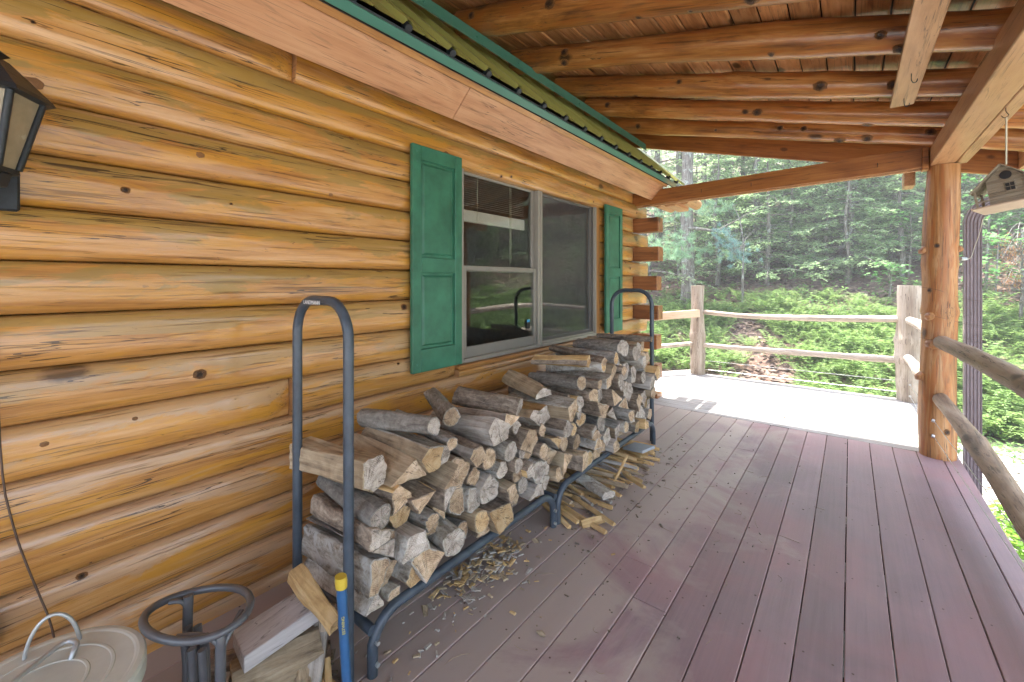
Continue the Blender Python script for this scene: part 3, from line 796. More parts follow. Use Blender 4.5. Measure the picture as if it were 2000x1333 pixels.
# knots: shallow raised discs, their grain wrapping round a dark heart
def knotmat():
    s = NT('dark_knot'); v = s.n('TexCoord').outputs['Object']; x = s.sep(v)
    r_ = s.math('SQRT', s.math('ADD', s.math('MULTIPLY', x[0], x[0]), s.math('MULTIPLY', x[1], x[1])))
    n = s.noise(s.coord(5), 3.5, 5, .7)
    f = s.math('ADD', s.math('MULTIPLY', r_, .75), s.math('MULTIPLY', s.math('SUBTRACT', n, .5), 1.3))
    ring = s.math('MULTIPLY', s.math('SINE', s.math('MULTIPLY', s.math('ADD', r_, s.math('MULTIPLY', n, .4)), 26.0)), .06)
    col = s.ramp(s.math('ADD', f, ring), [(.12, (.04, .02, .010)), (.34, (.13, .060, .024)), (.52, (.27, .125, .042)), (.70, (.46, .21, .06))])
    return s.bsdf(col, .5, s.bump(f, .8, .2), .2)
M['knot'] = knotmat()
M['knot2'] = wood('brown_knot', 0, [(.10, .045, .016), (.22, .10, .03), (.34, .16, .05)], patch=(40, 40), grain=(90, 90), knots=None, rough=.5)
def knot_mesh(seed):
    rr = random.Random(seed); vs_ = [(0, 0, .30)]; n = 14
    for r_, h in ((.35, .34), (.62, .20), (.85, .08), (1.0, -.55)):
        for k in range(n):
            a = 2*math.pi*k/n; q = r_*(1+rr.uniform(-.12, .12)); vs_.append((q*math.cos(a)*1.35, q*math.sin(a), h+rr.uniform(-.05, .05)*(r_ < .9)))
    fs = [[0, 1+k, 1+(k+1) % n] for k in range(n)]+[[1+i*n+k, 1+(i+1)*n+k, 1+(i+1)*n+(k+1) % n, 1+i*n+(k+1) % n] for i in range(3) for k in range(n)]
    mb = MB(); mb.add(vs_, fs, 0, True); return mb.mesh('knot', 'knot')
KM = [knot_mesh(i) for i in range(6)]
KM2 = [m.copy() for m in KM]
for m in KM2: m.materials[0] = M['knot2']
def add_knot(parent, pos, normal, axis, r_, rr, hgt=.5, KM=KM):
    n_ = Vector(normal).normalized(); a_ = Vector(axis); a_ = (a_-n_*a_.dot(n_)).normalized(); b_ = n_.cross(a_)
    o = link('knot', rr.choice(KM), parent)
    o.matrix_local = Matrix(((a_.x*r_, b_.x*r_, n_.x*r_*hgt, pos[0]), (a_.y*r_, b_.y*r_, n_.y*r_*hgt, pos[1]), (a_.z*r_, b_.z*r_, n_.z*r_*hgt, pos[2]), (0, 0, 0, 1)))
    return o
rkn = random.Random(12)
for o in list(pr0.children):
    if o.name.startswith('rafter') and o.location.y > .8:
        vv = o.data.vertices; nseg = len(vv)//16-1
        for q in range(22):
            i = rkn.randrange(2, 32); k = rkn.randrange(16)
            p = vv[i*16+k].co; c = sum((vv[i*16+j].co for j in range(16)), Vector())/16; nrm = (p-c)
            if nrm.z > .03 or nrm.y > .06: continue
            add_knot(o, p-nrm*.02, nrm, (1, 0, 0), rkn.uniform(.014, .036), rkn, .6)
for o in list(cabin.children):
    if o.name.startswith('log') and o.dimensions.y > .8:
        m_ = 13; nseg = len(o.data.vertices)
        L_ = o.dimensions.y
        for q in range(int(L_*1.1)+1):
            i = rkn.randrange(2, max(3, int(L_/.11)-2)); j = rkn.randrange(3, 10)
            idx = i*m_+j
            if idx >= nseg-30: continue
            p = o.data.vertices[idx].co; a1 = o.data.vertices[idx+1].co-o.data.vertices[idx-1].co; nrm = Vector((abs(a1.z), 0, -a1.x if a1.z > 0 else a1.x))
            add_knot(o, p+nrm.normalized()*.0003, nrm, (0, 1, 0), rkn.choice([.005, .006, .007, .009, .009, .012, .016, .020]), rkn, .30, KM2 if rkn.random() < .45 else KM)

# ================================================================== POSTS AND RAILINGS
def rustic(name, mat, P, rad, parent, n=16, jit=.05, seed=0, knots=5, it=2, capmat=None):
    rr = random.Random(seed); P = smooth_path(P, it)
    L = sum((b-a).length for a, b in zip(P, P[1:])); m = max(12, int(L/.045))
    # resample
    d = [0]
    for a, b in zip(P, P[1:]): d.append(d[-1]+(b-a).length)
    Q = []; j = 0
    for i in range(m+1):
        t = L*i/m
        while j < len(P)-2 and d[j+1] < t: j += 1
        f = (t-d[j])/max(1e-6, d[j+1]-d[j]); Q.append(P[j].lerp(P[j+1], f))
    kn = [(rr.uniform(.1, .95), rr.uniform(.05, .15)) for _ in range(knots)]
    rd = []
    for i in range(m+1):
        t = i/m; r_ = rad[0]*(1-t)+rad[1]*t
        r_ *= 1+.03*math.sin(t*L*5+seed)
        for kt, ka in kn: r_ *= 1+ka*math.exp(-((t-kt)*L/.04)**2)
        rd.append(r_)
    c = sum(Q, Vector())/len(Q)
    mb = MB().sweep([q-c for q in Q], rd, n, jit=jit, seed=seed, capmi=1 if capmat else 0)
    return mb.obj(name, [mat]+([capmat] if capmat else []), parent, loc=c)

post = thing('porch_post', 'thick peeled log post holding up the porch roof corner', 'post')
rustic('post_shaft', 'post', [(2.612, 4.715, -.01), (2.605, 4.715, .5), (2.622, 4.72, 1.05), (2.622, 4.715, 1.6), (2.645, 4.715, 2.275)], (.109, .099), post, 28, .035, 12, 2)
for x, y, z, r_ in ((2.56, 4.62, 1.10, .028), (2.575, 4.615, .88, .034), (2.52, 4.66, .62, .035), (2.53, 4.66, 1.62, .026), (2.72, 4.68, 1.62, .024)):
    mb = MB(); mb.sweep([(x, y+.03, z), (x, y, z), (x-.0, y-.012, z-.002)], [r_*1.3, r_, r_*.55], 10, jit=.25, seed=int(z*100))
    mb.obj('knot', 'post', post)
for z in (.30, .18):
    mb = MB(); mb.sweep([(2.575, 4.625, z), (2.572, 4.600, z)], .010, 8); mb.sweep([(2.565, 4.600, z), (2.580, 4.600, z-.006)], .013, 8); mb.obj('cable_anchor', 'cable', post)
for q in range(9):
    a_ = rkn.uniform(-2.6, -.3); z = rkn.uniform(.15, 2.1); n_ = Vector((math.cos(a_), math.sin(a_), 0))
    add_knot(post, Vector((2.615, 4.715, z))+n_*(.108 if z < 1.2 else .101), n_, (0, 0, 1), rkn.uniform(.010, .022), rkn, .4)
rail = thing('porch_railing', 'brown weathered log rails and cables running forward from the porch post', 'railing')
rustic('rail', 'greyrail_y', [(2.625, 4.60, .905), (2.66, 3.8, .915), (2.70, 2.9, .905), (2.71, 2.0, .89), (2.70, .6, .93), (2.7, -2.6, .93)], (.052, .060), rail, 16, .05, 21, 7)
rustic('rail', 'greyrail_y', [(2.615, 4.60, .47), (2.64, 4.1, .44), (2.68, 3.4, .36), (2.69, 2.9, .30), (2.71, 2.2, .27), (2.70, .6, .36), (2.7, -2.6, .42)], (.048, .068), rail, 16, .06, 22, 7)
for z in (.30, .18):
    MB().sweep([(2.575, 4.602, z), (2.70, 1.0, z-.03), (2.70, -2.6, z)], .0022, 6).obj('cable', 'cable', rail)

fr = thing('deck_railing', 'sun bleached log railing with cables around the far end of the deck', 'railing')
rustic('railing_post', 'greypost', [(.285, 6.70, 0), (.285, 6.70, .7), (.29, 6.70, 1.31)], (.105, .088), fr, 14, .10, 31, 3, 0)
rustic('railing_post', 'greypost', [(2.615, 6.70, 0), (2.60, 6.70, .6), (2.625, 6.70, 1.325)], (.125, .122), fr, 14, .07, 32, 3, 0)
rustic('rail', 'greyrail_x', [(.34, 6.70, .925), (.9, 6.70, .885), (1.6, 6.70, .895), (2.54, 6.70, .935)], (.032, .042), fr, 12, .06, 33, 4)
rustic('rail', 'greyrail_x', [(.34, 6.70, .435), (.9, 6.70, .43), (1.5, 6.70, .44), (2.54, 6.70, .455)], (.032, .040), fr, 12, .06, 34, 6)
for z in (.205, .075):
    MB().sweep([(.34, 6.70, z), (2.53, 6.70, z+.01)], .004, 6).obj('cable', 'cable', fr)
rustic('rail', 'greyrail_x', [(2.60, 6.62, .93), (2.64, 5.9, .93), (2.63, 4.82, .90)], (.044, .05), fr, 12, .06, 35, 3)
rustic('rail', 'greyrail_x', [(2.59, 6.60, .50), (2.62, 6.0, .47), (2.63, 4.82, .44)], (.050, .055), fr, 12, .08, 36, 3)
for z in (.205, .075):
    MB().sweep([(2.60, 6.58, z), (2.62, 4.81, z)], .003, 6).obj('cable', 'cable', fr)
    mb = MB().sweep([(2.60, 6.585, z), (2.60, 6.56, z)], .012, 8); mb.obj('cable_anchor', 'cable', fr)
# flat pale board and log rail turning back towards the cabin
a = Vector((.33, 6.62, .905)); b = Vector((-.62, 5.50, .83)); d = b-a; L = d.length
mb = MB().box(0, L, -.02, .02, -.055, .055, .003); ob = mb.obj('rail_board', 'paleboard', fr, loc=a); ob.rotation_euler = d.to_track_quat('X', 'Z').to_euler()
rustic('rail', 'greyrail_x', [(.25, 6.66, .45), (-.2, 6.1, .42), (-.65, 5.55, .41)], (.032, .036), fr, 12, .06, 37, 3)

# ================================================================== DOWNSPOUT
ds = thing('downspout', 'brown ribbed metal downspout beside the porch post', 'downspout')
def duct(path, w_=.096, d_=.062, name='pipe', ribs=5):
    # ribbed rectangular section swept along a path lying in the XZ plane
    prof = []
    for i in range(ribs*4+1):
        t = i/(ribs*4); prof.append((-w_/2+w_*t, -d_/2+(.004 if i % 4 in (1, 2) else 0)))
    for i in range(ribs*4+1):
        t = 1-i/(ribs*4); prof.append((-w_/2+w_*t, d_/2-(.004 if i % 4 in (1, 2) else 0)))
    n = len(prof); mb = MB(); vs_ = []; P = [Vector(p) for p in path]
    for i, p in enumerate(P):
        t = (P[min(i+1, len(P)-1)]-P[max(0, i-1)]).normalized(); u = Vector((0, 1, 0)).cross(t).normalized()   # in-plane normal
        for a_, b_ in prof: vs_.append(p+Vector((0, 1, 0))*b_+u*a_)
    fs = [[i*n+k, i*n+(k+1) % n, (i+1)*n+(k+1) % n, (i+1)*n+k] for i in range(len(P)-1) for k in range(n)]
    mb.add(vs_, fs); mb.add(vs_[:n], [list(range(n))[::-1]]); mb.add(vs_[-n:], [list(range(n))])
    return mb.obj(name, 'brownm', ds)
duct([(2.815, 4.82, -.70), (2.815, 4.82, 1.835)])
arc = [(2.815+.17*(1-math.cos(t)), 4.82, 1.82+.17*math.sin(t)) for t in np.linspace(0, math.pi*.42, 9)]
duct(arc+[(3.06, 4.82, 2.06), (3.19, 4.82, 2.24)], .100, .066, 'elbow')
MB().sweep([(2.765, 4.72, 1.545), (2.73, 4.68, 1.545)], .014, 8).obj('bracket', 'steel', ds)

# pale string twined from post to downspout
mb = MB(); mb.sweep(smooth_path([(2.74, 4.68, 1.55), (2.80, 4.77, 1.54), (2.82, 4.78, 1.64), (2.84, 4.75, 1.72), (2.85, 4.7, 1.84)]), .002, 5)
prop(mb.obj('loose_string', 'rope'), 'loose pale string tied between porch post and downspout', 'string')
for z0_, z1_ in ((1.33, 1.25), (1.12, 1.06), (.93, .93)):
    mb = MB(); mb.sweep(smooth_path([(2.50, 4.66, z0_), (2.60, 4.595, z0_-.02), (2.72, 4.66, z1_), (2.79, 4.775, z1_-.02), (2.87, 4.78, z1_-.03)]), .0012, 4)
    prop(mb.obj('thin_wire', 'wire'), {1.33: 'highest of three thin wires wrapped round the post and downspout', 1.12: 'middle of three thin wires wrapped round the post and downspout',
         .93: 'lowest of three thin wires wrapped round post at the upper rail'}[z0_], 'wire', 'thin wires around the porch post')

# ================================================================== BIRDHOUSE
bh = thing('birdhouse', 'small clapboard birdhouse with pitched roof hanging from the beam by a cord', 'birdhouse')
bw_, bd_ = .135, .15
mb = MB(); hw = bw_/2
# wall body as pentagonal prism, clapboards on the front
zt_, ze = .205, .135
P = [(-hw, 0), (hw, 0), (hw, ze), (0, zt_), (-hw, ze)]
vs_ = [(x, y, z) for y in (0, bd_) for x, z in P]; fs = [[0, 1, 2, 3, 4], [9, 8, 7, 6, 5]]+[[i, 5+i, 5+(i+1) % 5, (i+1) % 5] for i in range(5)]
mb.add(vs_, fs); mb.obj('house_body', 'birdw', bh)
n = 9
for i in range(n):
    z = i*zt_/n; z2 = z+zt_/n
    def half(zz): return hw if zz <= ze else max(.004, hw*(zt_-zz)/(zt_-ze))
    a0, a1 = half(z), half(min(z2, zt_-.003)); m2 = MB()
    m2.add([(-a0, -.006, z), (a0, -.006, z), (a1, -.002, z2-.001), (-a1, -.002, z2-.001), (-a0, 0, z), (a0, 0, z), (a1, 0, z2), (-a1, 0, z2)],
           [[0, 1, 2, 3], [4, 5, 1, 0], [1, 5, 6, 2], [4, 0, 3, 7]]); m2.obj('clapboard', 'bird', bh)
m2 = MB(); m2.sweep([(.008, -.004, .148), (.008, -.0085, .148)], .022, 18); m2.obj('entrance_hole', 'black2', bh)
wf = MB().box(-.004, .036, -.010, -.003, .058, .108, .002).obj('tiny_window', 'bird', bh)
for i in (0, 1):
    for j in (0, 1): MB().box(.000+i*.017, .015+i*.017, -.0115, -.0095, .063+j*.021, .081+j*.021, .0005).obj('pane', 'black2', wf)
def roofslab(name, x0, z0_, x1, z1_, th=.006):
    a_ = math.atan2(z1_-z0_, x1-x0); L_ = math.hypot(x1-x0, z1_-z0_)
    mw = Matrix.Translation((x0, 0, z0_)) @ Matrix.Rotation(-a_, 4, 'Y')
    MB().box(0, L_, -.028, bd_+.02, 0, th, .0015, mw).obj(name, 'bird', bh)
roofslab('roof_slab', -.002, zt_+.001, hw+.035, ze-.032); roofslab('roof_slab', -hw-.062, ze-.052, .0, zt_+.001)
MB().box(-.135, .115, -.045, bd_+.03, -.010, -.001, .002).obj('base_plate', 'birdbase', bh)
for y in (-.015, .10):
    MB().box(-hw-.052, -hw-.042, y, y+.010, -.001, .092, .001).obj('porch_prop', 'bird', bh)
MB().box(-hw-.052, -hw, -.012, -.006, .028, .036, .001).obj('porch_rail', 'bird', bh)
for i in range(8):
    MB().sweep([(hw+.001, -.008, .008+i*.016), (hw+.006, -.008, .008+i*.016)], .007, 8).obj('scallop', 'bird', bh)
bh.location = (2.725, 3.36, 1.785); bh.rotation_euler = (R(-2), R(-9), R(-22))
mb = MB(); mb.sweep(smooth_path([(2.705, 3.33, 2.276), (2.705, 3.33, 2.255), (2.718, 3.33, 2.232), (2.70, 3.335, 2.222), (2.69, 3.335, 2.238)], 1), .0025, 6)
hk = prop(mb.obj('screw_hook', 'wire'), 'brass hook under the beam carrying the birdhouse cord', 'hook')
mb = MB(); mb.sweep([(2.708, 3.335, 2.226), (2.712, 3.36, 1.985)], .0038, 6)
co = mb.obj('cord', 'rope', bh); co.matrix_parent_inverse = (Matrix.Translation(bh.location) @ bh.rotation_euler.to_matrix().to_4x4()).inverted()

# ================================================================== WALL LANTERN
la = thing('wall_lantern', 'black coach lantern with dusty glass on the log wall', 'lantern')
cx_, cy_ = .220, .010
def frustum(r0, z0_, r1, z1_, n=4, rot=math.pi/4, mat='black', name='x', inset=0, parent=la):
    vs_ = [(cx_+r0*math.cos(rot+2*math.pi*i/n), cy_+r0*math.sin(rot+2*math.pi*i/n), z0_) for i in range(n)]+[(cx_+r1*math.cos(rot+2*math.pi*i/n), cy_+r1*math.sin(rot+2*math.pi*i/n), z1_) for i in range(n)]
    m = MB(); m.add(vs_, [[i, (i+1) % n, n+(i+1) % n, n+i] for i in range(n)]+[list(range(n))[::-1], list(range(n, 2*n))]); return m.obj(name, mat, parent)
N6 = 6; rt = R(25)
z_bot, z_top = 1.685, 1.883
frustum(.062, z_bot, .108, z_top, N6, rt, 'lampglass', 'glass_body')
for i in range(N6):
    a = rt+2*math.pi*i/N6
    p0 = Vector((cx_+.066*math.cos(a), cy_+.066*math.sin(a), z_bot)); p1 = Vector((cx_+.112*math.cos(a), cy_+.112*math.sin(a), z_top))
    MB().sweep([p0, p1], .0085, 6).obj('glazing_bar', 'black', la)
frustum(.140, z_top, .132, z_top+.014, N6, rt, name='roof_rim')
frustum(.130, z_top+.015, .092, z_top+.055, N6, rt, name='roof_lower'); frustum(.092, z_top+.0555, .050, z_top+.100, N6, rt, name='roof_upper'); frustum(.052, z_top+.116, .030, z_top+.132, N6, rt, name='roof_cap')
frustum(.070, z_bot-.014, .068, z_bot, N6, rt, name='base_rim'); frustum(.045, z_bot-.05, .055, z_bot-.015, N6, rt, name='base_cup')
MB().box(.062, .085, -.05, .085, 1.585, 1.70, .006).obj('back_plate', 'black', la)
MB().sweep(smooth_path([(.075, .03, 1.62), (.14, .02, 1.60), (.20, 0, 1.60), (.220, .010, 1.64)]), .012, 8).obj('arm', 'black', la)

# ================================================================== FIREWOOD RACK
rk = thing('firewood_rack', 'long blue grey tubular steel rack holding the stacked firewood', 'rack')
XF, XB, TR = .735, .365, .0178
def loop_frame(y, top=1.30):
    r_ = .13; P = [(XF, y, .0)]+[(XF, y, z) for z in (.4, .8, top-r_)]
    for t in np.linspace(0, math.pi/2, 9)[1:]: P.append((XF-r_+r_*math.cos(t), y, top-r_+r_*math.sin(t)))
    for t in np.linspace(math.pi/2, math.pi, 9): P.append((XB+r_+r_*math.cos(t), y, top-r_+r_*math.sin(t)))
    P += [(XB, y, z) for z in (.8, .4, 0)]
    MB().sweep(P, TR, 14).obj('end_loop', 'tube', rk)
loop_frame(.79, 1.302); loop_frame(3.62, 1.295)
ZR = .195
def base_tube(x, y0, y1, name='base_tube'):
    P = [(x, y0, .0), (x, y0, .07), (x, y0, .11)]
    for t in np.linspace(0, math.pi/2, 7)[1:]: P.append((x, y0+.11-.11*math.cos(t), .085+.11*math.sin(t)))
    P += [(x, y0+.4, ZR), (x, (y0+y1)/2, ZR), (x, y1-.4, ZR)]
    for t in np.linspace(math.pi/2, 0, 7): P.append((x, y1-.11+.11*math.cos(t), .085+.11*math.sin(t)))
    P += [(x, y1, .07), (x, y1, .0)]
    MB().sweep(P, TR*1.05, 12).obj(name, 'tube', rk)
for x in (XF+.035, XB-.03):
    base_tube(x, .86, 2.012); base_tube(x, 2.055, 3.56)
for y in (.86, 2.034, 3.56):
    MB().sweep([(XB-.03, y, .155), (XF+.035, y, .155)], TR, 10).obj('cross_tube', 'tube', rk)
for y, z in ((.865, .12), (.865, .045), (2.0, .10), (2.0, .03)):
    mb = MB().sweep([(XF+.05, y, z), (XF+.063, y, z)], .008, 6); mb.obj('bolt', 'steel', rk)
lettering('rack_lettering', 'LANDMANN', .0215, 'white', rk, Matrix.Translation((.515, .7715, 1.2935)) @ Matrix.Rotation(R(90), 4, 'X'))

# ================================================================== FIREWOOD (power diagram of log ends)
seeds = [(0.868, 0.672, 0.043), (1.026, 0.623, 0.054), (0.887, 0.548, 0.039), (0.858, 0.488, 0.041), (0.959, 0.553, 0.038), (1.06, 0.549, 0.045), (0.997, 0.491, 0.038), (0.834, 0.352, 0.067), (0.923, 0.304, 0.061), (0.848, 0.243, 0.032), (1.084, 0.302, 0.067), (0.997, 0.405, 0.046), (1.232, 0.319, 0.049), (1.115, 0.393, 0.04), (1.395, 0.287, 0.041), (1.296, 0.405, 0.047), (1.379, 0.403, 0.043), (1.52, 0.278, 0.055), (1.127, 0.765, 0.035), (1.272, 0.699, 0.027), (1.115, 0.682, 0.037), (1.179, 0.662, 0.03), (1.326, 0.54, 0.053), (1.477, 0.668, 0.047), (1.452, 0.558, 0.04), (1.546, 0.475, 0.03), (1.411, 0.489, 0.035), (1.485, 0.417, 0.045), (1.614, 0.661, 0.041), (1.688, 0.633, 0.031), (1.716, 0.514, 0.029), (1.648, 0.485, 0.03), (1.937, 0.57, 0.03), (2.066, 0.531, 0.037), (1.904, 0.469, 0.035), (2.048, 0.464, 0.027), (2.03, 0.402, 0.042), (1.865, 0.368, 0.05), (1.569, 0.47, 0.024), (1.661, 0.409, 0.035), (1.745, 0.418, 0.03), (1.849, 0.23, 0.049), (1.582, 0.376, 0.033), (1.508, 0.309, 0.048), (1.634, 0.29, 0.037), (2.102, 0.628, 0.049), (2.196, 0.556, 0.042), (2.414, 0.49, 0.039), (2.296, 0.463, 0.035), (2.338, 0.604, 0.036), (2.255, 0.643, 0.031), (2.338, 0.73, 0.038), (2.588, 0.716, 0.043), (2.528, 0.794, 0.031), (2.637, 0.605, 0.043), (2.47, 0.629, 0.037), (2.564, 0.53, 0.042), (2.688, 0.49, 0.028), (2.794, 0.572, 0.053), (2.781, 0.682, 0.043), (2.95, 0.602, 0.037), (2.936, 0.493, 0.035), (3.12, 0.543, 0.057), (3.056, 0.352, 0.036), (2.907, 0.328, 0.034), (3.411, 0.388, 0.028), (3.286, 0.335, 0.051), (3.357, 0.25, 0.03), (2.822, 0.326, 0.041), (2.995, 0.242, 0.04), (2.688, 0.316, 0.039), (2.54, 0.358, 0.031), (2.47, 0.323, 0.046), (2.359, 0.367, 0.046), (2.196, 0.385, 0.042), (2.158, 0.297, 0.055), (2.741, 0.842, 0.04), (2.85, 0.742, 0.027), (3.088, 0.806, 0.046), (3.375, 0.657, 0.022), (3.321, 0.747, 0.038), (3.252, 0.61, 0.035)]
# extra logs where the photograph shows wood between the ones above
extra = [(1.20, .50, .045), (1.21, .58, .038), (1.74, .56, .045), (1.80, .49, .040), (1.78, .30, .035), (1.87, .62, .035), (1.95, .27, .04), (2.06, .25, .035), (2.10, .46, .03),
         (2.27, .27, .04), (2.38, .26, .045), (2.50, .24, .035), (2.60, .25, .035), (2.72, .24, .033), (2.86, .25, .033), (2.44, .41, .035), (2.65, .40, .045), (2.78, .42, .042),
         (2.93, .41, .04), (3.05, .44, .045), (3.18, .44, .045), (3.13, .27, .04), (3.25, .25, .035), (3.48, .27, .04), (3.50, .36, .035), (3.33, .45, .04), (3.45, .47, .04), (3.40, .56, .045),
         (3.50, .62, .04), (3.14, .66, .045), (3.03, .70, .045), (2.93, .70, .04), (2.90, .80, .035), (2.70, .76, .035), (2.44, .72, .03), (2.45, .56, .035), (2.36, .54, .03), (3.22, .75, .045), (3.44, .74, .045),
         (3.24, .84, .045), (3.42, .83, .042), (2.95, .87, .045), (2.15, .48, .035), (1.68, .25, .032), (1.02, .26, .035), (1.31, .26, .035), (1.96, .33, .035), (1.38, .62, .032), (1.22, .42, .034), (1.08, .45, .03),
         (1.57, .56, .04), (.93, .232, .034), (1.16, .232, .034), (1.24, .235, .036), (1.45, .235, .034), (1.98, .50, .035), (2.02, .60, .04), (2.20, .66, .04), (.86, .43, .035), (.94, .42, .038)]
seeds = seeds+extra
S = []
for s_ in seeds:       # drop near-duplicates
    if all((s_[0]-t[0])**2+(s_[1]-t[1])**2 > (.62*(s_[2]+t[2])*.9)**2 for t in S): S.append(s_)
def clip(poly, nx_, ny_, c_):
    out = []
    for i in range(len(poly)):
        a, b = poly[i], poly[(i+1) % len(poly)]
        da, db = a[0]*nx_+a[1]*ny_-c_, b[0]*nx_+b[1]*ny_-c_
        if da <= 0: out.append(a)
        if (da < 0) != (db < 0):
            t = da/(da-db); out.append((a[0]+(b[0]-a[0])*t, a[1]+(b[1]-a[1])*t))
    return out
cells = []
for i, (y, z, r_) in enumerate(S):
    R_ = r_*1.55; poly = [(y+R_*math.cos(2*math.pi*k/14+i), z+R_*.93*math.sin(2*math.pi*k/14+i)) for k in range(14)]
    for j, (y2, z2, r2) in enumerate(S):
        if i == j: continue
        dx, dz = y2-y, z2-z; d2 = dx*dx+dz*dz
        if d2 > .09: continue
        c_ = (y2*y2+z2*z2-r2*r2-(y*y+z*z-r_*r_))/2
        poly = clip(poly, dx, dz, c_)
        if len(poly) < 3: break
    if len(poly) >= 3: poly = clip(poly, 0, -1, -(ZR+TR*1.1))
    if len(poly) >= 3: poly = clip(poly, -1, 0, -.815)
    if len(poly) >= 3: poly = clip(poly, 1, 0, 3.595)
    cells.append(poly)
def area(p): return abs(sum(p[i][0]*p[(i+1) % len(p)][1]-p[(i+1) % len(p)][0]*p[i][1] for i in range(len(p))))/2
rf = random.Random(77)
ORD = ['first', 'second', 'third', 'fourth', 'fifth', 'sixth', 'seventh', 'eighth', 'ninth', 'tenth', 'eleventh', 'twelfth', 'thirteenth', 'fourteenth', 'fifteenth', 'sixteenth',
       'seventeenth', 'eighteenth', 'nineteenth', 'twentieth', 'twenty first', 'twenty second', 'twenty third', 'twenty fourth', 'twenty fifth', 'twenty sixth', 'twenty seventh', 'twenty eighth', 'twenty ninth', 'thirtieth']
TIERN = ['bottom', 'second', 'third', 'fourth', 'fifth', 'sixth', 'seventh', 'eighth', 'ninth']
tiers = {}
items = []
for (y, z, r_), p in zip(S, cells):
    if len(p) < 3 or area(p) < .0009: continue
    k = int((z-.20)/.085); items.append((k, y, z, r_, p)); tiers.setdefault(k, []).append(y)
for k in tiers: tiers[k].sort()
def firewood_mesh(P, kind, L, rr, seed):
    """P: outline around the pith in local (y,z); log runs along local X"""
    # round the polygon corners a little and roughen
    Q = []
    n = len(P)
    for i in range(n):
        a, b = P[i], P[(i+1) % n]; ln = math.hypot(b[0]-a[0], b[1]-a[1])
        m = 1 if ln < .02 else (2 if ln < .05 else 4)
        e0 = min(.012 if kind != 'split' else .004, ln*.28)
        ts = [e0/ln]+([0.5] if m == 2 else ([.3, .5, .72] if m == 4 else []))+[1-e0/ln] if ln > .008 else [.5]
        for t in ts: Q.append((a[0]+(b[0]-a[0])*t, a[1]+(b[1]-a[1])*t, i))
    m = len(Q); NS = 7; vs_ = []; fs = []; mi = []
    ph = [rr.random()*6.28 for _ in range(5)]
    taper = rr.uniform(-.10, .14)
    for i in range(NS+1):
        t = i/NS; x = L*(t-.5)
        for j, (a, b, e) in enumerate(Q):
            rough = {'round': .0011, 'bark': .0034}.get(kind, .0024)
            sc1 = 1+taper*(t-.5)
            dx = 0
            if i in (0, NS): dx = rr.uniform(-.0025, .0025)+(a*.08*math.sin(ph[0])+b*.10*math.sin(ph[1]))
            vs_.append((x+dx, a*sc1+rr.uniform(-rough, rough)+.004*math.sin(t*5+ph[2]+j*.4), b*sc1+rr.uniform(-rough, rough)+.004*math.sin(t*4+ph[3]+j*.3)))
    barkface = {i: True for i in range(n)}
    if kind == 'split':
        keep = rr.randrange(n); big = max(range(n), key=lambda i: math.hypot(P[(i+1) % n][0]-P[i][0], P[(i+1) % n][1]-P[i][1]))
        w0 = rr.choice([big, keep]); span = rr.choice([0, 1, 1, 2])
        barkface = {i: ((i-w0) % n) <= span for i in range(n)}
    for i in range(NS):
        for j in range(m):
            fs.append([i*m+j, i*m+(j+1) % m, (i+1)*m+(j+1) % m, (i+1)*m+j]); mi.append(0 if barkface[Q[j][2]] else 1)
    mb = MB(); mb.add(vs_, fs, mi, kind != 'split')
    for base_, flip in ((0, True), (NS*m, False)):
        c = [sum(vs_[base_+j][q] for j in range(m))/m for q in range(3)]
        rad_ = sum(math.hypot(vs_[base_+j][1]-c[1], vs_[base_+j][2]-c[2]) for j in range(m))/m
        bt = min(.006, rad_*.12)
        ring1 = []; ring2 = []
        sgn = -1 if flip else 1
        for j in range(m):
            p_ = vs_[base_+j]; d_ = math.hypot(p_[1]-c[1], p_[2]-c[2])+1e-6
            f_ = 1-(bt if (barkface[Q[j][2]] and barkface[Q[j-1][2]]) else .0015)/d_
            ring1.append((p_[0]+sgn*rr.uniform(0, .0012), c[1]+(p_[1]-c[1])*f_, c[2]+(p_[2]-c[2])*f_))
            ring2.append((p_[0]+sgn*rr.uniform(-.0015, .002), c[1]+(p_[1]-c[1])*.5*f_, c[2]+(p_[2]-c[2])*.5*f_))
        vv = [vs_[base_+j] for j in range(m)]+ring1+ring2+[tuple(c)]
        ff = []; mm = []
        for j in range(m):
            k_ = (j+1) % m
            for q_, mt in (([j, k_, m+k_, m+j], 0 if (barkface[Q[j][2]] and barkface[Q[j-1][2]]) else 2), ([m+j, m+k_, 2*m+k_, 2*m+j], 2), ([2*m+j, 2*m+k_, 3*m], 2)):
                ff.append(q_ if not flip else q_[::-1]); mm.append(mt)
        mb.add(vv, ff, mm)
    return mb
KINDOF = {}
for i_, k_ in {0: 'split', 1: 'split', 2: 'round', 3: 'bark', 4: 'split', 5: 'split', 6: 'split', 7: 'bark', 8: 'split', 9: 'split', 10: 'split', 11: 'split', 12: 'bark', 13: 'bark', 14: 'round',
               15: 'bark', 16: 'bark', 17: 'split', 18: 'round', 19: 'round', 20: 'split', 21: 'split', 22: 'bark', 23: 'split', 24: 'round', 25: 'split', 26: 'bark', 27: 'split', 28: 'split',
               29: 'round', 32: 'round', 33: 'split', 34: 'round', 36: 'split', 37: 'bark', 45: 'split', 46: 'round', 52: 'split', 57: 'split', 60: 'round', 66: 'split'}.items():
    KINDOF[seeds[i_][:2]] = k_
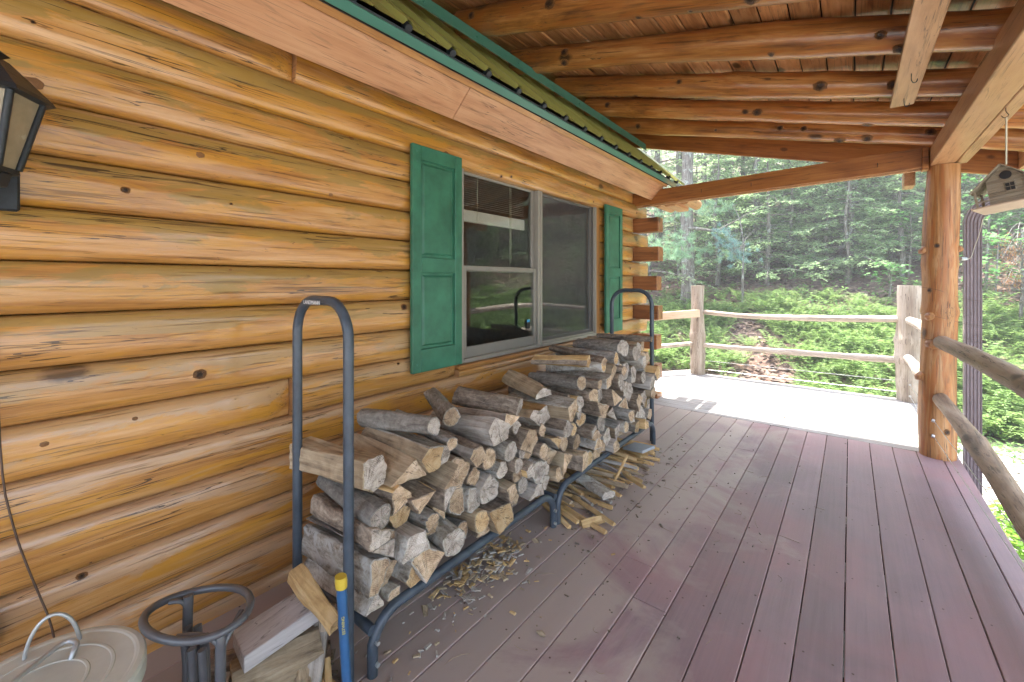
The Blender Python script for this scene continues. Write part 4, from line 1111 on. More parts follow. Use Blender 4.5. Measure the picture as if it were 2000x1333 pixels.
MATOF = {seeds[7][:2]: ['bark3', 'split1', 'end1'], seeds[2][:2]: ['bark2', 'split1', 'end2'], seeds[18][:2]: ['bark2', 'split1', 'end2'], seeds[12][:2]: ['bark3', 'split1', 'end2'],
         seeds[0][:2]: ['split1', 'split1', 'end2'], seeds[1][:2]: ['split1', 'split1', 'end1'], seeds[14][:2]: ['split1', 'split1', 'end3'], seeds[24][:2]: ['bark1', 'split1', 'end1'],
         seeds[22][:2]: ['bark1', 'split1', 'end1'], seeds[15][:2]: ['bark3', 'split1', 'end1'], seeds[8][:2]: ['bark1', 'split1', 'end1'], seeds[10][:2]: ['split3', 'split3', 'end1'], seeds[37][:2]: ['bark3', 'bark3', 'end2']}
for k, y, z, r_, p in items:
    n_up = sum(1 for (k2, y2, z2, r2, p2) in items if z2 > z+.02 and abs(y2-y) < .07 and z2-z < .14)
    top = n_up == 0
    rr = random.Random(int(y*1000)+int(z*7777))
    g = .0028
    c = (sum(q[0] for q in p)/len(p), sum(q[1] for q in p)/len(p))
    ar = area(p)
    kind = 'round' if rr.random() < .26 else ('bark' if rr.random() < .22 else 'split')
    kind = KINDOF.get((y, z), kind)
    if kind == 'round':
        R_ = min(math.sqrt(ar/math.pi)*1.02, r_*1.25); q = []
        pts = [(c[0]+R_*math.cos(2*math.pi*t/18), c[1]+R_*math.sin(2*math.pi*t/18)*.95) for t in range(18)]
        # keep inside the cell
        for t in pts:
            d_ = min(1.0, 1.0); q.append(t)
        cellp = p
        for i in range(len(cellp)):
            a, b = cellp[i], cellp[(i+1) % len(cellp)]
            ex, ez = b[0]-a[0], b[1]-a[1]; ln = math.hypot(ex, ez)
            if ln < 1e-5: continue
            nx_, nz_ = ez/ln, -ex/ln
            q = clip(q, nx_, nz_, a[0]*nx_+a[1]*nz_-g*.5)
            if len(q) < 3: break
        if len(q) >= 3: p = q
    c = (sum(q[0] for q in p)/len(p), sum(q[1] for q in p)/len(p))
    # merge tiny edges and shrink
    q = []
    for i in range(len(p)):
        if not q or math.hypot(p[i][0]-q[-1][0], p[i][1]-q[-1][1]) > (.010 if kind != 'split' else .020): q.append(p[i])
    if len(q) < 3: q = list(p)
    if kind == 'split':       # riven pieces have few, sharp corners
        tgt = rr.choice([3, 4, 4, 5, 5, 6])
        while len(q) > tgt:
            ars = [abs((q[i][0]-q[i-1][0])*(q[(i+1) % len(q)][1]-q[i-1][1])-(q[(i+1) % len(q)][0]-q[i-1][0])*(q[i][1]-q[i-1][1])) for i in range(len(q))]
            q.pop(ars.index(min(ars)))
        gx, gz_ = sum(a for a, b in q)/len(q), sum(b for a, b in q)/len(q)
        q = [(gx+(a-gx)*1.11, max(ZR+TR*1.1, gz_+(b-gz_)*1.11)) for a, b in q]
        c = (gx, gz_)
    pith = (c[0], c[1])
    if kind == 'split':
        v_ = q[rr.randrange(len(q))]; pith = (c[0]+(v_[0]-c[0])*.9, c[1]+(v_[1]-c[1])*.9)
    sh = 1-g/max(.02, math.sqrt(ar/math.pi))
    P = [((a-c[0])*sh+c[0]-pith[0], (b-c[1])*sh+c[1]-pith[1]) for a, b in q]
    L = rr.uniform(.38, .45); xf = .785+rr.uniform(-.065, .055)
    yaw = rr.uniform(-.08, .08); pitch = rr.uniform(-.045, .045)
    if top: yaw = rr.uniform(-.34, .20); pitch = rr.uniform(-.14, .08); L = rr.uniform(.40, .46)
    mats = [rr.choice(['bark1', 'bark1', 'bark2', 'bark3']), rr.choice(['split1', 'split1', 'split2', 'split3']), rr.choice(['end1', 'end1', 'end1', 'end2', 'end2', 'end2', 'end3'])]
    mats = MATOF.get((y, z), mats)
    mb = firewood_mesh(P, kind, L, rr, 0)
    idx = tiers[k].index(y)
    ob = mb.obj('firewood_log', mats, None, loc=(xf-L/2, pith[0], pith[1]), rot=(0, pitch, yaw))
    kn = {'round': 'round firewood log', 'bark': 'rough barked firewood log', 'split': 'split firewood log'}[kind]
    bc = {'bark1': 'brown', 'bark2': 'grey', 'bark3': 'pale', 'split1': 'tan', 'split3': 'ashen'}[mats[0]]
    tn = TIERN[min(k, 8)]
    lab = f'{bc} {kn}, {tn} tier of the stack, {ORD[idx]} from the near loop'
    prop(ob, lab, 'firewood', 'firewood logs stacked in the rack')
# logs lying loose on top of the stack, as in the photograph
def loose_log(P, loc, rot, L, kind, mats, label, seed, group='firewood logs stacked in the rack', name='firewood_log'):
    ob = firewood_mesh(P, kind, L, random.Random(seed), 0).obj(name, mats, None, loc=loc, rot=rot)
    return prop(ob, label, 'firewood', group)
def circ(r_, n=18, fl=1): return [(r_*math.cos(2*math.pi*t/n), r_*math.sin(2*math.pi*t/n)*fl) for t in range(n)]
def wedge(w_, h_, n=5): return [(-w_/2, 0), (w_/2, -.004), (w_*.42, h_*.6), (0, h_), (-w_*.44, h_*.5)]
loose_log(wedge(.12, .065), (.50, 2.12, .715), (R(10), .06, R(-22)), .40, 'split', ['bark3', 'split1', 'end2'], 'pale flat split log lying askew on top at the middle of the pile', 31)
loose_log(wedge(.10, .07), (.56, 2.42, .815), (R(-12), -.04, R(16)), .38, 'split', ['bark1', 'split2', 'end3'], 'short golden split log angled on top where the far half rises', 32)
loose_log(circ(.040), (.50, 1.42, .765), (0, .05, R(-26)), .36, 'bark', ['bark3', 'split1', 'end1'], 'lichen spotted log turned slantwise on top of the near half', 33)
loose_log(circ(.052), (.53, 1.73, .72), (0, .12, R(24)), .36, 'bark', ['bark1', 'split1', 'end2'], 'short brown log propped at an angle on top below the window mullion', 4)
loose_log(circ(.027), (.58, 2.60, .865), (0, .05, R(-14)), .50, 'round', ['bark1', 'split1', 'end1'], 'thin crooked branch lying over the top of the far half', 7)
loose_log(circ(.022), (.62, 3.30, .915), (0, .01, R(12)), .44, 'round', ['bark1', 'split1', 'end3'], 'thin brown branch poking past the far loop at the top', 8)

# ================================================================== KINDLING, CHIPS, OFFCUTS
rk_ = random.Random(11)
def stick(L, w_, h_, rr):
    mb = MB(); n = 5; vs_ = []
    pr5 = [(-w_/2, 0), (w_/2, .0), (w_*.45, h_*rr.uniform(.5, 1)), (0, h_*rr.uniform(.8, 1.2)), (-w_*.45, h_*rr.uniform(.3, .9))]
    b1 = rr.uniform(-.01, .01)
    for i in range(n):
        t = i/(n-1); s_ = 1-.35*abs(t-.45)
        for a, b in pr5: vs_.append((L*(t-.5), a*s_+b1*math.sin(t*3)+rr.uniform(-.0012, .0012), b*s_+rr.uniform(-.001, .001)))
    fs = [[i*5+j, i*5+(j+1) % 5, (i+1)*5+(j+1) % 5, (i+1)*5+j] for i in range(n-1) for j in range(5)]+[[4, 3, 2, 1, 0], [20, 21, 22, 23, 24]]
    mb.add(vs_, fs); return mb
smesh = [stick(.36, .030, .020, rk_).mesh('kindling_stick', m) for m in ('split2', 'split2', 'split1', 'split2', 'split1', 'split2', 'split3', 'split2')]
smesh += [stick(.30, .016, .012, rk_).mesh('kindling_stick', m) for m in ('split2', 'split2', 'split1', 'split2')]
lay = []
for L_ in range(3):
    y = 2.12+.02*L_
    while y < 3.42:
        lay.append((L_, y)); y += rk_.uniform(.040, .070)+.012*L_
cnt = 0
LN = ['lowest', 'middle', 'top']
lc = [0, 0, 0]
for L_, y in lay:
    if L_ == 2 and rk_.random() < .35: continue
    me = rk_.choice(smesh)
    xc = .72+rk_.uniform(-.08, .07)-.03*L_
    ob = link('kindling_stick', me, None, (xc, y, .003+.023*L_+rk_.uniform(0, .004)), (rk_.uniform(-.3, .3), rk_.uniform(-.02, .05), R(rk_.uniform(-26, 14))))
    prop(ob, f'kindling stick under the rack, {LN[L_]} layer, {ORD[lc[L_]] if lc[L_] < 30 else "last"} from the middle legs', 'kindling', 'kindling sticks under the rack'); lc[L_] += 1
# a few conspicuous sticks
for (x, y, z, ry, yaw, lab, mi_) in ((.92, 2.72, .055, -.10, -38, 'long pale stick sticking out furthest across the deck from under the rack', 0),
                                 (.86, 2.66, .075, -1.0, 60, 'short pale stick standing up out of the kindling', 8),
                                 (.86, 2.16, .004, 0, -12, 'broad pale split slat lying nearest the middle legs', 1),
                                 (.88, 2.26, .020, 0, -20, 'second broad pale slat beside the middle legs', 3)):
    prop(link('kindling_stick', smesh[mi_], None, (x, y, z), (0, ry, R(yaw))), lab, 'kindling', 'kindling sticks under the rack')
loose_log([(-.05, -.02), (.05, -.02), (.045, .02), (-.045, .022)], (.80, 2.45, .07), (0, 0, R(-22)), .26, 'bark', ['bark3', 'split3', 'end2'], 'grey lichened slab of bark lying on the kindling', 9, 'kindling sticks under the rack', 'bark_slab')
prop(MB().box(-.10, .10, -.07, .07, 0, .02, .003).obj('sawn_offcut', 'slate', None, (.80, 3.17, .085), (R(4), R(-10), R(-20))), 'pale blue grey sawn slab resting on the far end of the kindling', 'offcut')
mb = stick(.15, .05, .035, rk_); prop(mb.obj('bark_splinter', 'split2', None, (.93, 2.17, .003), (0, 0, R(62))), 'loose reddish wood splinter lying on the deck beside the kindling', 'splinter')
# wood chips on the floor: uncountable litter
def chips(n, cx0, cy0, sx, sy, zmax, seed, size=(.012, .045)):
    rr = np.random.default_rng(seed); V = []; F = []
    for i in range(n):
        x, y = cx0+rr.normal()*sx, cy0+rr.normal()*sy; z = .003+abs(rr.normal())*zmax*math.exp(-((x-cx0)/sx)**2*.5-((y-cy0)/sy)**2*.5)
        L = rr.uniform(*size); w_ = L*rr.uniform(.25, .6); h_ = rr.uniform(.002, .006); a = rr.uniform(0, 6.28); tl = rr.uniform(-.35, .35)
        ca, sa = math.cos(a), math.sin(a); o = len(V)
        for (dx, dy, dz) in ((-1, -1, 0), (1, -.6, 0), (1, .7, 0), (-1, 1, 0), (-.9, -.7, 1), (.8, -.5, 1), (.9, .5, 1), (-.8, .8, 1)):
            px, py = dx*L/2, dy*w_/2; V.append((x+px*ca-py*sa, y+px*sa+py*ca, max(.001, z+dz*h_+dx*L/2*tl*.5)))
        F += [[o, o+1, o+5, o+4], [o+1, o+2, o+6, o+5], [o+2, o+3, o+7, o+6], [o+3, o, o+4, o+7], [o+4, o+5, o+6, o+7]]
    return V, F
V, F = chips(230, .71, 1.50, .06, .14, .022, 1, (.008, .055)); V2, F2 = chips(60, .80, 1.35, .12, .30, .0, 2, (.006, .03))
prop(link('wood_chips', np_mesh('wood_chips', V+V2, F+[[i+len(V) for i in f] for f in F2], ['split1', 'split2', 'split3'], mi=[(q//5*7) % 3 for q in range(len(F)+len(F2))])), 'heap of wood chips on the deck beneath the near half of the rack', kind='stuff')
V, F = chips(150, .86, 2.75, .12, .45, .006, 3, (.006, .035)); V2, F2 = chips(120, 1.25, 2.2, .35, 1.1, .0, 4, (.004, .014))
prop(link('bark_crumbs', np_mesh('bark_crumbs', V+V2, F+[[i+len(V) for i in f] for f in F2], 'bark1')), 'bark crumbs scattered over the deck', kind='stuff')
# dry stalks and twigs lying on the boards
mb = MB(); rr = random.Random(5)
for i in range(46):
    x, y = rr.uniform(.9, 1.9), rr.uniform(.7, 3.6); a = rr.uniform(0, 6.28); L = rr.uniform(.02, .10); c_ = rr.uniform(-.02, .02)
    if i < 12: x, y = rr.gauss(1.05, .08), rr.gauss(3.0, .3)
    P = [(x+math.cos(a)*L*t-math.sin(a)*c_*math.sin(t*3), y+math.sin(a)*L*t+math.cos(a)*c_*math.sin(t*3), .0035) for t in (0, .33, .66, 1)]
    mb.sweep(P, .0009, 4)
prop(mb.obj('dry_twigs', 'split1'), 'dry stalks and twigs strewn on the painted boards', kind='stuff')
for x, y, s_, lab in ((1.135, 1.36, .011, 'small brown cone lying alone on the deck left of centre'), (1.05, 2.14, .0, ''), (.775, 1.83, .014, 'flat tan chip lying before the middle legs of the rack')):
    if s_:
        prop(MB().sweep([(x-.018, y, .008), (x, y+.002, .010), (x+.018, y+.004, .007)], [.004, s_*.8, .004], 8, jit=.3).obj('pine_cone' if s_ < .012 else 'wood_chip', 'split1'), lab, 'cone' if s_ < .012 else 'chip')
for x, y, lab in ((.95, 5.25, 'dark dead leaf lying on the sunlit deck nearer the cabin'), (1.55, 5.08, 'brown dead leaf lying on the sunlit deck in the middle'), (1.9, 5.7, 'small curled leaf lying on the sunlit deck towards the far rail')):
    vs_ = [(-.028, 0, .002), (-.01, .014, .008), (.026, .003, .003), (.0, -.013, .010)]
    m = MB(); m.add(vs_, [[0, 3, 2, 1]]); prop(m.obj('dead_leaf', 'litter', None, (x, y, .002), (0, 0, x*3)), lab, 'leaf', 'dead leaves on the sunlit deck')

# offcut heap by the near end of the rack
OG = 'offcuts heaped at the near end of the rack'
def prism(name, mat, corners_top, h_, label, drop=(0, 0, 0), c=None):
    """four top corners in order and a thickness downwards"""
    T = [Vector(p) for p in corners_top]; B = [p+Vector((drop[0], drop[1], -h_+drop[2])) for p in T]
    ctr = sum(T+B, Vector())/8
    # bevelled by pulling an inner top ring
    vs_ = [p-ctr for p in T]+[p-ctr for p in B]
    m = MB(); m.add(vs_, [[0, 1, 2, 3], [7, 6, 5, 4]]+[[i, 4+i, 4+(i+1) % 4, (i+1) % 4] for i in range(4)])
    o = m.obj(name, mat, None, ctr)
    bv = o.modifiers.new('bevel', 'BEVEL'); bv.width = .004; bv.segments = 2
    return prop(o, label, 'offcut', OG)
prism('timber_offcut', 'greytimber', [(.520, .525, .230), (.545, .520, .232), (.500, .750, .262), (.490, .745, .262)][0:0] or [(.500, .520, .235), (.635, .506, .232), (.650, .745, .262), (.515, .735, .262)], .052, 'smooth grey squared timber lying on top of the offcut heap')
loose_log([(-.07, -.055), (.07, -.06), (.065, .03), (-.01, .058), (-.068, .03)], (.600, .620, .118), (R(4), 0, R(78)), .25, 'split', ['split1', 'split1', 'end3'], 'thick pale split log under the grey timber', 12, OG)
loose_log([(-.028, -.020), (.028, -.020), (.022, .020), (-.022, .018)], (.668, .708, .312), (R(15), R(19), R(5)), .25, 'split', ['split2', 'split2', 'end3'], 'golden split log leaning on the heap against the near loop', 13, OG)
loose_log([(-.045, -.035), (.045, -.035), (.04, .03), (-.04, .035)], (.625, .575, .045), (0, .02, R(52)), .36, 'split', ['split2', 'split2', 'end1'], 'long tan split log lying lowest at the front of the heap', 14, OG)
loose_log([(-.022, -.012), (.022, -.012), (.022, .012), (-.022, .012)], (.690, .700, .115), (R(0), R(32), R(-35)), .28, 'split', ['split3', 'split3', 'end2'], 'narrow weathered grey slat standing steeply in the heap', 15, OG)
loose_log([(-.014, -.010), (.014, -.010), (.012, .012), (-.012, .010)], (.765, .70, .06), (0, R(30), R(-28)), .18, 'split', ['split2', 'split2', 'end3'], 'short golden stick beside the grey slat', 16, OG)
prism('treated_offcut', 'greypost', [(.600, .770, .228), (.660, .725, .228), (.700, .765, .228), (.640, .800, .228)], .05, 'greenish ridged treated offcut wedged against the near loop')
loose_log(circ(.045), (.42, .62, .05), (0, 0, R(70)), .34, 'bark', ['bark1', 'split1', 'end1'], 'brown log at the foot of the wall behind the heap', 17, OG)
loose_log([(-.04, -.02), (.04, -.02), (.03, .02), (-.03, .02)], (.50, .44, .04), (0, 0, R(20)), .30, 'split', ['bark1', 'split1', 'end1'], 'dark split log lying towards the ring stand', 18, OG)
loose_log([(-.03, -.02), (.03, -.02), (.02, .02), (-.02, .02)], (.72, .60, .02), (0, 0, R(85)), .30, 'split', ['bark1', 'split2', 'end1'], 'flat golden split on the floor beside the maul', 19, OG)
loose_log([(-.05, -.03), (.05, -.03), (.04, .03), (-.04, .03)], (.56, .66, .03), (0, 0, R(15)), .32, 'split', ['bark1', 'split3', 'end2'], 'grey split buried under the offcut heap', 20, OG)
bits = [((.50, .50, .03), (0, .1, R(70)), .20), ((.70, .55, .055), (0, -.1, R(15)), .22), ((.74, .64, .08), (0, .35, R(-20)), .20), ((.80, .60, .03), (0, 0, R(100)), .24), ((.56, .46, .07), (0, .2, R(-30)), .18), ((.83, .67, .05), (.3, .5, R(30)), .17), ((.66, .47, .03), (0, 0, R(130)), .2)]
BN = ['dark splinter of wood behind the ring stand leg', 'short split stick across the front of the offcut heap', 'tilted brown stick under the golden split log', 'flat stick lying beside the maul grip', 'small stick leaning towards the log wall', 'little upright stick between heap and rack loop', 'stubby stick lying nearest the ash can']
for (p_, r__, L__), nm__ in zip(bits, BN):
    loose_log([(-.022, -.016), (.022, -.016), (.018, .014), (-.016, .016)], p_, r__, L__, 'split', [rk_.choice(['split1', 'split2', 'split3'])]*2+['end1'], nm__, int(L__*1000), OG)
V, F = chips(240, .62, .58, .15, .12, .02, 9, (.012, .06))
prop(link('bark_debris', np_mesh('bark_debris', V, F, 'bark1')), 'bark debris around the offcut heap', kind='stuff')

# splitting maul: blue handle with yellow cap and lettering
ax = thing('splitting_maul', 'blue handled maul with yellow end cap leaning on the near loop', 'maul')
p0, p1 = Vector((.850, .722, .02)), Vector((.826, .712, .415))
dd = (p1-p0).normalized()
n = 14; P = [p0.lerp(p1, i/n) for i in range(n+1)]
MB().sweep(P, [.0135+(.0016 if i in (3, 10, 13) else 0) for i in range(n+1)], 14, flat=1.25).obj('grip', 'blue', ax)
MB().sweep([p1, p1+dd*.018, p1+dd*.034], [.0165, .0175, .0165], 14, flat=1.25).obj('end_cap', 'yellow', ax)
MB().box(-.06, .06, -.028, .028, 0, .055, .008).obj('maul_head', 'black', ax, (.855, .722, .0))
# frame for the lettering: reads down the handle, facing the camera
view = (Vector((2.07, 0, 1.37))-p1); fz = (view-dd*view.dot(dd)).normalized(); fx_ = dd; fy_ = fz.cross(fx_)
base_ = p0.lerp(p1, .73)+fz*.0178
mw = Matrix(((fx_.x, fy_.x, fz.x, base_.x), (fx_.y, fy_.y, fz.y, base_.y), (fx_.z, fy_.z, fz.z, base_.z), (0, 0, 0, 1)))
lettering('grip_lettering', 'ESTWING', .0125, 'gold', ax, mw)

# ================================================================== STAND WITH MOULDED RING, CAN WITH LID, WIRE, OUTLET
st = thing('ring_stand', 'grey moulded ring on two flat legs standing in front of the wall', 'stand')
cxr, cyr, zr = .645, .388, .448
P = []
for i in range(41):
    t = 2*math.pi*i/40; rx_, ry_ = .140, .095
    P.append((cxr+rx_*math.cos(t)*math.cos(.55)-ry_*math.sin(t)*math.sin(.55), cyr+rx_*math.cos(t)*math.sin(.55)+ry_*math.sin(t)*math.cos(.55), zr+.006*math.sin(2*t)))
MB().sweep(P, .0105, 10, cap=False).obj('ring', 'plastic', st)
def strap(P, w_, name='stand_leg'):
    MB().sweep(smooth_path(P), w_, 10, flat=.7).obj(name, 'plastic', st)
strap([(.556, .388, .452), (.556, .387, .43), (.556, .386, .39), (.556, .385, .2), (.556, .38, 0)], .013)
strap([(.765, .405, .448), (.775, .402, .43), (.778, .400, .39), (.778, .400, .2), (.775, .400, .0)], .0125)
strap([(.700, .325, .446), (.745, .370, .446), (.772, .398, .425), (.777, .400, .39)], .009, 'brace')
strap([(.735, .465, .446), (.765, .435, .440), (.776, .405, .41), (.777, .400, .38)], .009, 'brace')
strap([(.540, .345, .450), (.552, .375, .445), (.556, .386, .41)], .009, 'brace')
# folds of a dark grey tarp hanging below the ring
for i in range(7):
    t = i/6; x = .60+.12*t; y = .375+.02*math.sin(i*2.1)
    strap([(x, y, .40-.02*abs(t-.5)), (x+.01*math.sin(i), y+.008, .26), (x+.02*(t-.5), y, .06)], .011, 'hanging_fold')

can = thing('ash_can', 'galvanised steel can with round dusty lid below the lantern', 'can', (.635, .085, 0))
def lathe(P, n, name, mat, parent, smooth=True):
    vs_ = [(r_*math.cos(2*math.pi*k/n), r_*math.sin(2*math.pi*k/n), z) for r_, z in P for k in range(n)]
    fs = [[i*n+k, i*n+(k+1) % n, (i+1)*n+(k+1) % n, (i+1)*n+k] for i in range(len(P)-1) for k in range(n)]
    m = MB(); m.add(vs_, fs, 0, smooth); return m.obj(name, mat, parent)
lathe([(.001, 0), (.15, 0), (.152, .01), (.165, .25), (.172, .41), (.176, .415)], 48, 'can_body', 'steel', can)
ld_ = lathe([(.188, .400), (.190, .402), (.190, .438), (.186, .446), (.176, .448), (.170, .4475), (.166, .4462), (.132, .4462), (.130, .4478), (.125, .4478), (.123, .4462), (.088, .4464), (.086, .4480), (.081, .4480), (.079, .4464), (.001, .447)], 96, 'lid', 'lid', can, False)
mb = MB(); P = smooth_path([(-.055, .060, .447), (-.060, .066, .462), (-.075, .075, .470), (-.105, .055, .470), (-.075, .015, .470), (-.035, -.035, .470), (.0, -.07, .468), (.03, -.08, .447)], 2)
mb.sweep(P, .006, 8); mb.obj('lid_handle', 'steel', ld_)
P = [(-.175*math.cos(t)-.01, .0+.14*math.cos(t), .415+.155*math.sin(t)) for t in np.linspace(0, math.pi, 22)]
P = [(-.135+.012*math.cos(t), .036+.048*math.cos(t), .42+.112*math.sin(t)) for t in np.linspace(0, math.pi, 22)]
MB().sweep(P, .0045, 8).obj('bail_handle', 'steel', can)

mb = MB(); mb.sweep(smooth_path([(.068, .040, 1.30), (.07, .045, .80), (.085, .075, .60), (.10, .11, .45), (.14, .155, .28), (.15, .17, .02)]), .0028, 6)
prop(mb.obj('hanging_wire', 'wire'), 'thin brown wire hanging down the log wall behind the can', 'wire')
bx = thing('outlet_box', 'grey outlet box on the log wall at the left edge', 'outlet')
MB().box(.06, .10, -.045, .040, .28, .40, .006).obj('box_body', 'black', bx); MB().box(.10, .108, -.035, .030, .295, .385, .004).obj('box_cover', 'slate', bx)

# ================================================================== VEGETATION
rng = np.random.default_rng(5)
def quads_from(C, A, B):
    """rhombic leaves: centre C, half length vectors A, half width vectors B"""
    n = len(C); V = np.stack([C-A, C+B-A*.1, C+A, C-B-A*.1], 1).reshape(-1, 3); F = np.arange(n*4).reshape(n, 4); return V, F
def rnd_unit(n, zs=1.0):
    v = rng.normal(size=(n, 3)); v[:, 2] *= zs; return v/np.linalg.norm(v, axis=1, keepdims=True)
def leaves_at(P, D, L, W, flat=.5, jit=.6):
    n = len(P); A = D+rnd_unit(n)*jit; A /= np.linalg.norm(A, axis=1, keepdims=True)
    N = np.tile([0, 0, 1.0], (n, 1))+rnd_unit(n)*flat
    B = np.cross(N, A); B /= np.linalg.norm(B, axis=1, keepdims=True)+1e-9
    l = L*rng.uniform(.6, 1.3, (n, 1)); w_ = W*rng.uniform(.6, 1.3, (n, 1))
    return P+A*l*.5, A*l*.5, B*w_*.5
def tube_np(paths, rads, n=6):
    mb = MB()
    for p, r_ in zip(paths, rads): mb.sweep(p, r_, n, jit=.05)
    return mb

def conifer(H_, low, spread, nb_, mat, seed, drop=.25, dens=.85, leaf=(.085, .034)):
    """hemlock-like tree: trunk, horizontal limbs, flat drooping sprays"""
    global rng; rng = np.random.default_rng(seed); rr = random.Random(seed)
    tr = MB(); r0 = H_*.016
    tp = [(.05*math.sin(i*.9+seed), .05*math.cos(i*.7+seed), H_*i/12-.3) for i in range(13)]
    tr.sweep(tp, [r0*(1-.9*i/12)+.008 for i in range(13)], 10, jit=.08, seed=seed)
    C = []; A = []; B = []; limbs = MB()
    for b in range(nb_):
        t = (b+.5)/nb_; h = low+(H_-low)*t**1.15; az = rr.random()*6.283
        Lb = spread*(1-.85*t)*rr.uniform(.65, 1.15)+.2
        d = np.array([math.cos(az), math.sin(az), 0]); up = rr.uniform(-.05, .25)
        s_ = np.linspace(0, 1, 6)
        pts = np.array([[0, 0, h]])+np.outer(s_*Lb, d)+np.outer(s_*Lb*up-drop*(s_**2)*Lb, [0, 0, 1])
        limbs.sweep([tuple(p) for p in pts], list(np.linspace(.012+.008*Lb, .004, 6)), 4, cap=False)
        nt_ = int((6+Lb*8.5)*dens)
        tt = rng.uniform(.15, 1, nt_); base_ = np.array([0, 0, h])+np.outer(tt*Lb, d)+np.outer(tt*Lb*up-drop*tt**2*Lb, [0, 0, 1])
        side = np.cross(d, [0, 0, 1.0]); sg = rng.choice([-1, 1], nt_)[:, None]
        tl = (.18+.35*Lb*.4*(1-tt*.7))[:, None]
        td = d*.65+side*sg*.8+rng.normal(size=(nt_, 3))*.18; td[:, 2] -= .12; td /= np.linalg.norm(td, axis=1, keepdims=True)
        m = int(9*dens)+3
        u = rng.uniform(0, 1, (nt_, m, 1)); P = base_[:, None]+td[:, None]*tl[:, None]*u; P[..., 2] -= (u[..., 0]**2)*tl*.25
        P = P.reshape(-1, 3)+rng.normal(size=(nt_*m, 3))*.018
        s2 = np.cross(td, [0, 0, 1.0]); DD = (td[:, None]*.8+s2[:, None]*rng.choice([-1, 1], (nt_, m, 1))*.8).reshape(-1, 3)
        c, a, bb = leaves_at(P, DD, leaf[0], leaf[1], .9, .35); C.append(c); A.append(a); B.append(bb)
    V, F = quads_from(np.concatenate(C), np.concatenate(A), np.concatenate(B))
    return tr.mesh('trunk', 'trunk'), limbs.mesh('limbs', 'trunk'), np_mesh('crown', V, F, mat)

def broadleaf(H_, low, spread, ncl, mat, seed, leaf=(.10, .07), per=26):
    global rng; rng = np.random.default_rng(seed); rr = random.Random(seed)
    tr = MB(); r0 = H_*.012+.01
    tr.sweep([(.10*math.sin(i*.8+seed), .10*math.cos(i*.6+seed)-.1, H_*.9*i/10-.3) for i in range(11)], [r0*(1-.85*i/10)+.006 for i in range(11)], 10, jit=.08, seed=seed)
    C = []; A = []; B = []; limbs = MB()
    for b in range(ncl):
        t = rr.random()**.8; h = low+(H_-low)*t; az = rr.random()*6.283; rad = spread*math.sin(math.pi*(.15+.8*t))*math.sqrt(rr.uniform(.15, 1))
        c = np.array([math.cos(az)*rad, math.sin(az)*rad, h])
        limbs.sweep([(0, 0, max(.3, h-rad*.8)), tuple(c*np.array([.5, .5, 1])-np.array([0, 0, rad*.25])), tuple(c)], [.02, .01, .004], 4, cap=False)
        P = c+rng.normal(size=(per, 3))*np.array([.26, .26, .12])*(.6+spread*.2)
        D = rnd_unit(per, .4); cc, a, bb = leaves_at(P, D, leaf[0], leaf[1], .5, .4); C.append(cc); A.append(a); B.append(bb)
    V, F = quads_from(np.concatenate(C), np.concatenate(A), np.concatenate(B))
    return tr.mesh('trunk', 'trunk'), limbs.mesh('limbs', 'trunk'), np_mesh('crown', V, F, mat)

KINDS = {
 'hemlock': [conifer(11, 1.6, 2.6, 70, 'hemlock', 201), conifer(8.5, .9, 2.3, 62, 'hemlock', 202), conifer(5.5, .5, 1.7, 52, 'hemlock2', 203, dens=1.05)],
 'tall':    [conifer(14, 4.5, 2.6, 62, 'hemlock', 211, dens=.9), conifer(15, 6.0, 2.8, 56, 'pine', 212, dens=.9, leaf=(.13, .016))],
 'leafy':   [broadleaf(9, 2.4, 2.4, 190, 'leafy', 221, (.13, .09), 24), broadleaf(5, .9, 1.5, 120, 'leafy', 222, (.11, .075), 24), broadleaf(12, 5.0, 3.0, 230, 'leafy', 223, (.14, .10), 26)],
}
def place_tree(kind, i, x, y, s_, rot, label, group, name='forest_tree', cat='tree', z=None):
    label = label.replace('behind the bleached corner post', 'behind the corner post').replace('behind the near end of the far railing', 'behind the far railing')
    t_, l_, c_ = KINDS[kind][i]
    r = thing(name, label, cat, (x, y, gz(x, y)-.05 if z is None else z), (0, 0, rot), group); r.scale = (s_, s_, s_)
    link('trunk', t_, r); link('limbs', l_, r); link('crown', c_, r); return r
G1 = 'forest trees on the hillside'
# two trunks standing clear in front of the forest
def bare_trunk(x, y, r0, h, lean, label, seed):
    t = thing('forest_tree', label, 'tree', (x, y, gz(x, y)-.1), (0, 0, 0), G1)
    P = [(lean*i/14*h*.03+.03*math.sin(i+seed), .03*math.cos(i*1.3+seed), h*i/14) for i in range(15)]
    MB().sweep(P, [r0*(1.25 if i == 0 else 1)*(1-.62*i/14) for i in range(15)], 16, jit=.06, seed=seed).obj('trunk', 'trunk', t)
    return t
def px_to_xy(a, dist):   # a: tangent across the view; dist: depth
    s_, c_ = math.sin(.67127), math.cos(.67127); return 2.0735+dist*(-s_+a*c_), dist*(c_+a*s_)
T1x, T1y = px_to_xy((1342-1000)/832.4, 11.9)
T3x, T3y = px_to_xy((1585-1000)/832.4, 12.3)
t1 = bare_trunk(T1x, T1y, .185, 12, .2, 'stout lichened pine trunk at the cabin corner with a low needled branch', 1)
t3 = bare_trunk(T3x, T3y, .150, 12, -.1, 'straight grey trunk behind the middle of the deck railing', 2)
def attach_crown(t, kind, i, z, s_):
    t_, l_, c_ = KINDS[kind][i]
    for nm, me in (('limbs', l_), ('crown', c_)):
        o = link(nm, me, t, (0, 0, z)); o.scale = (s_, s_, s_)
attach_crown(t1, 'tall', 1, 2.5, .75); attach_crown(t3, 'tall', 0, 2.0, .8)
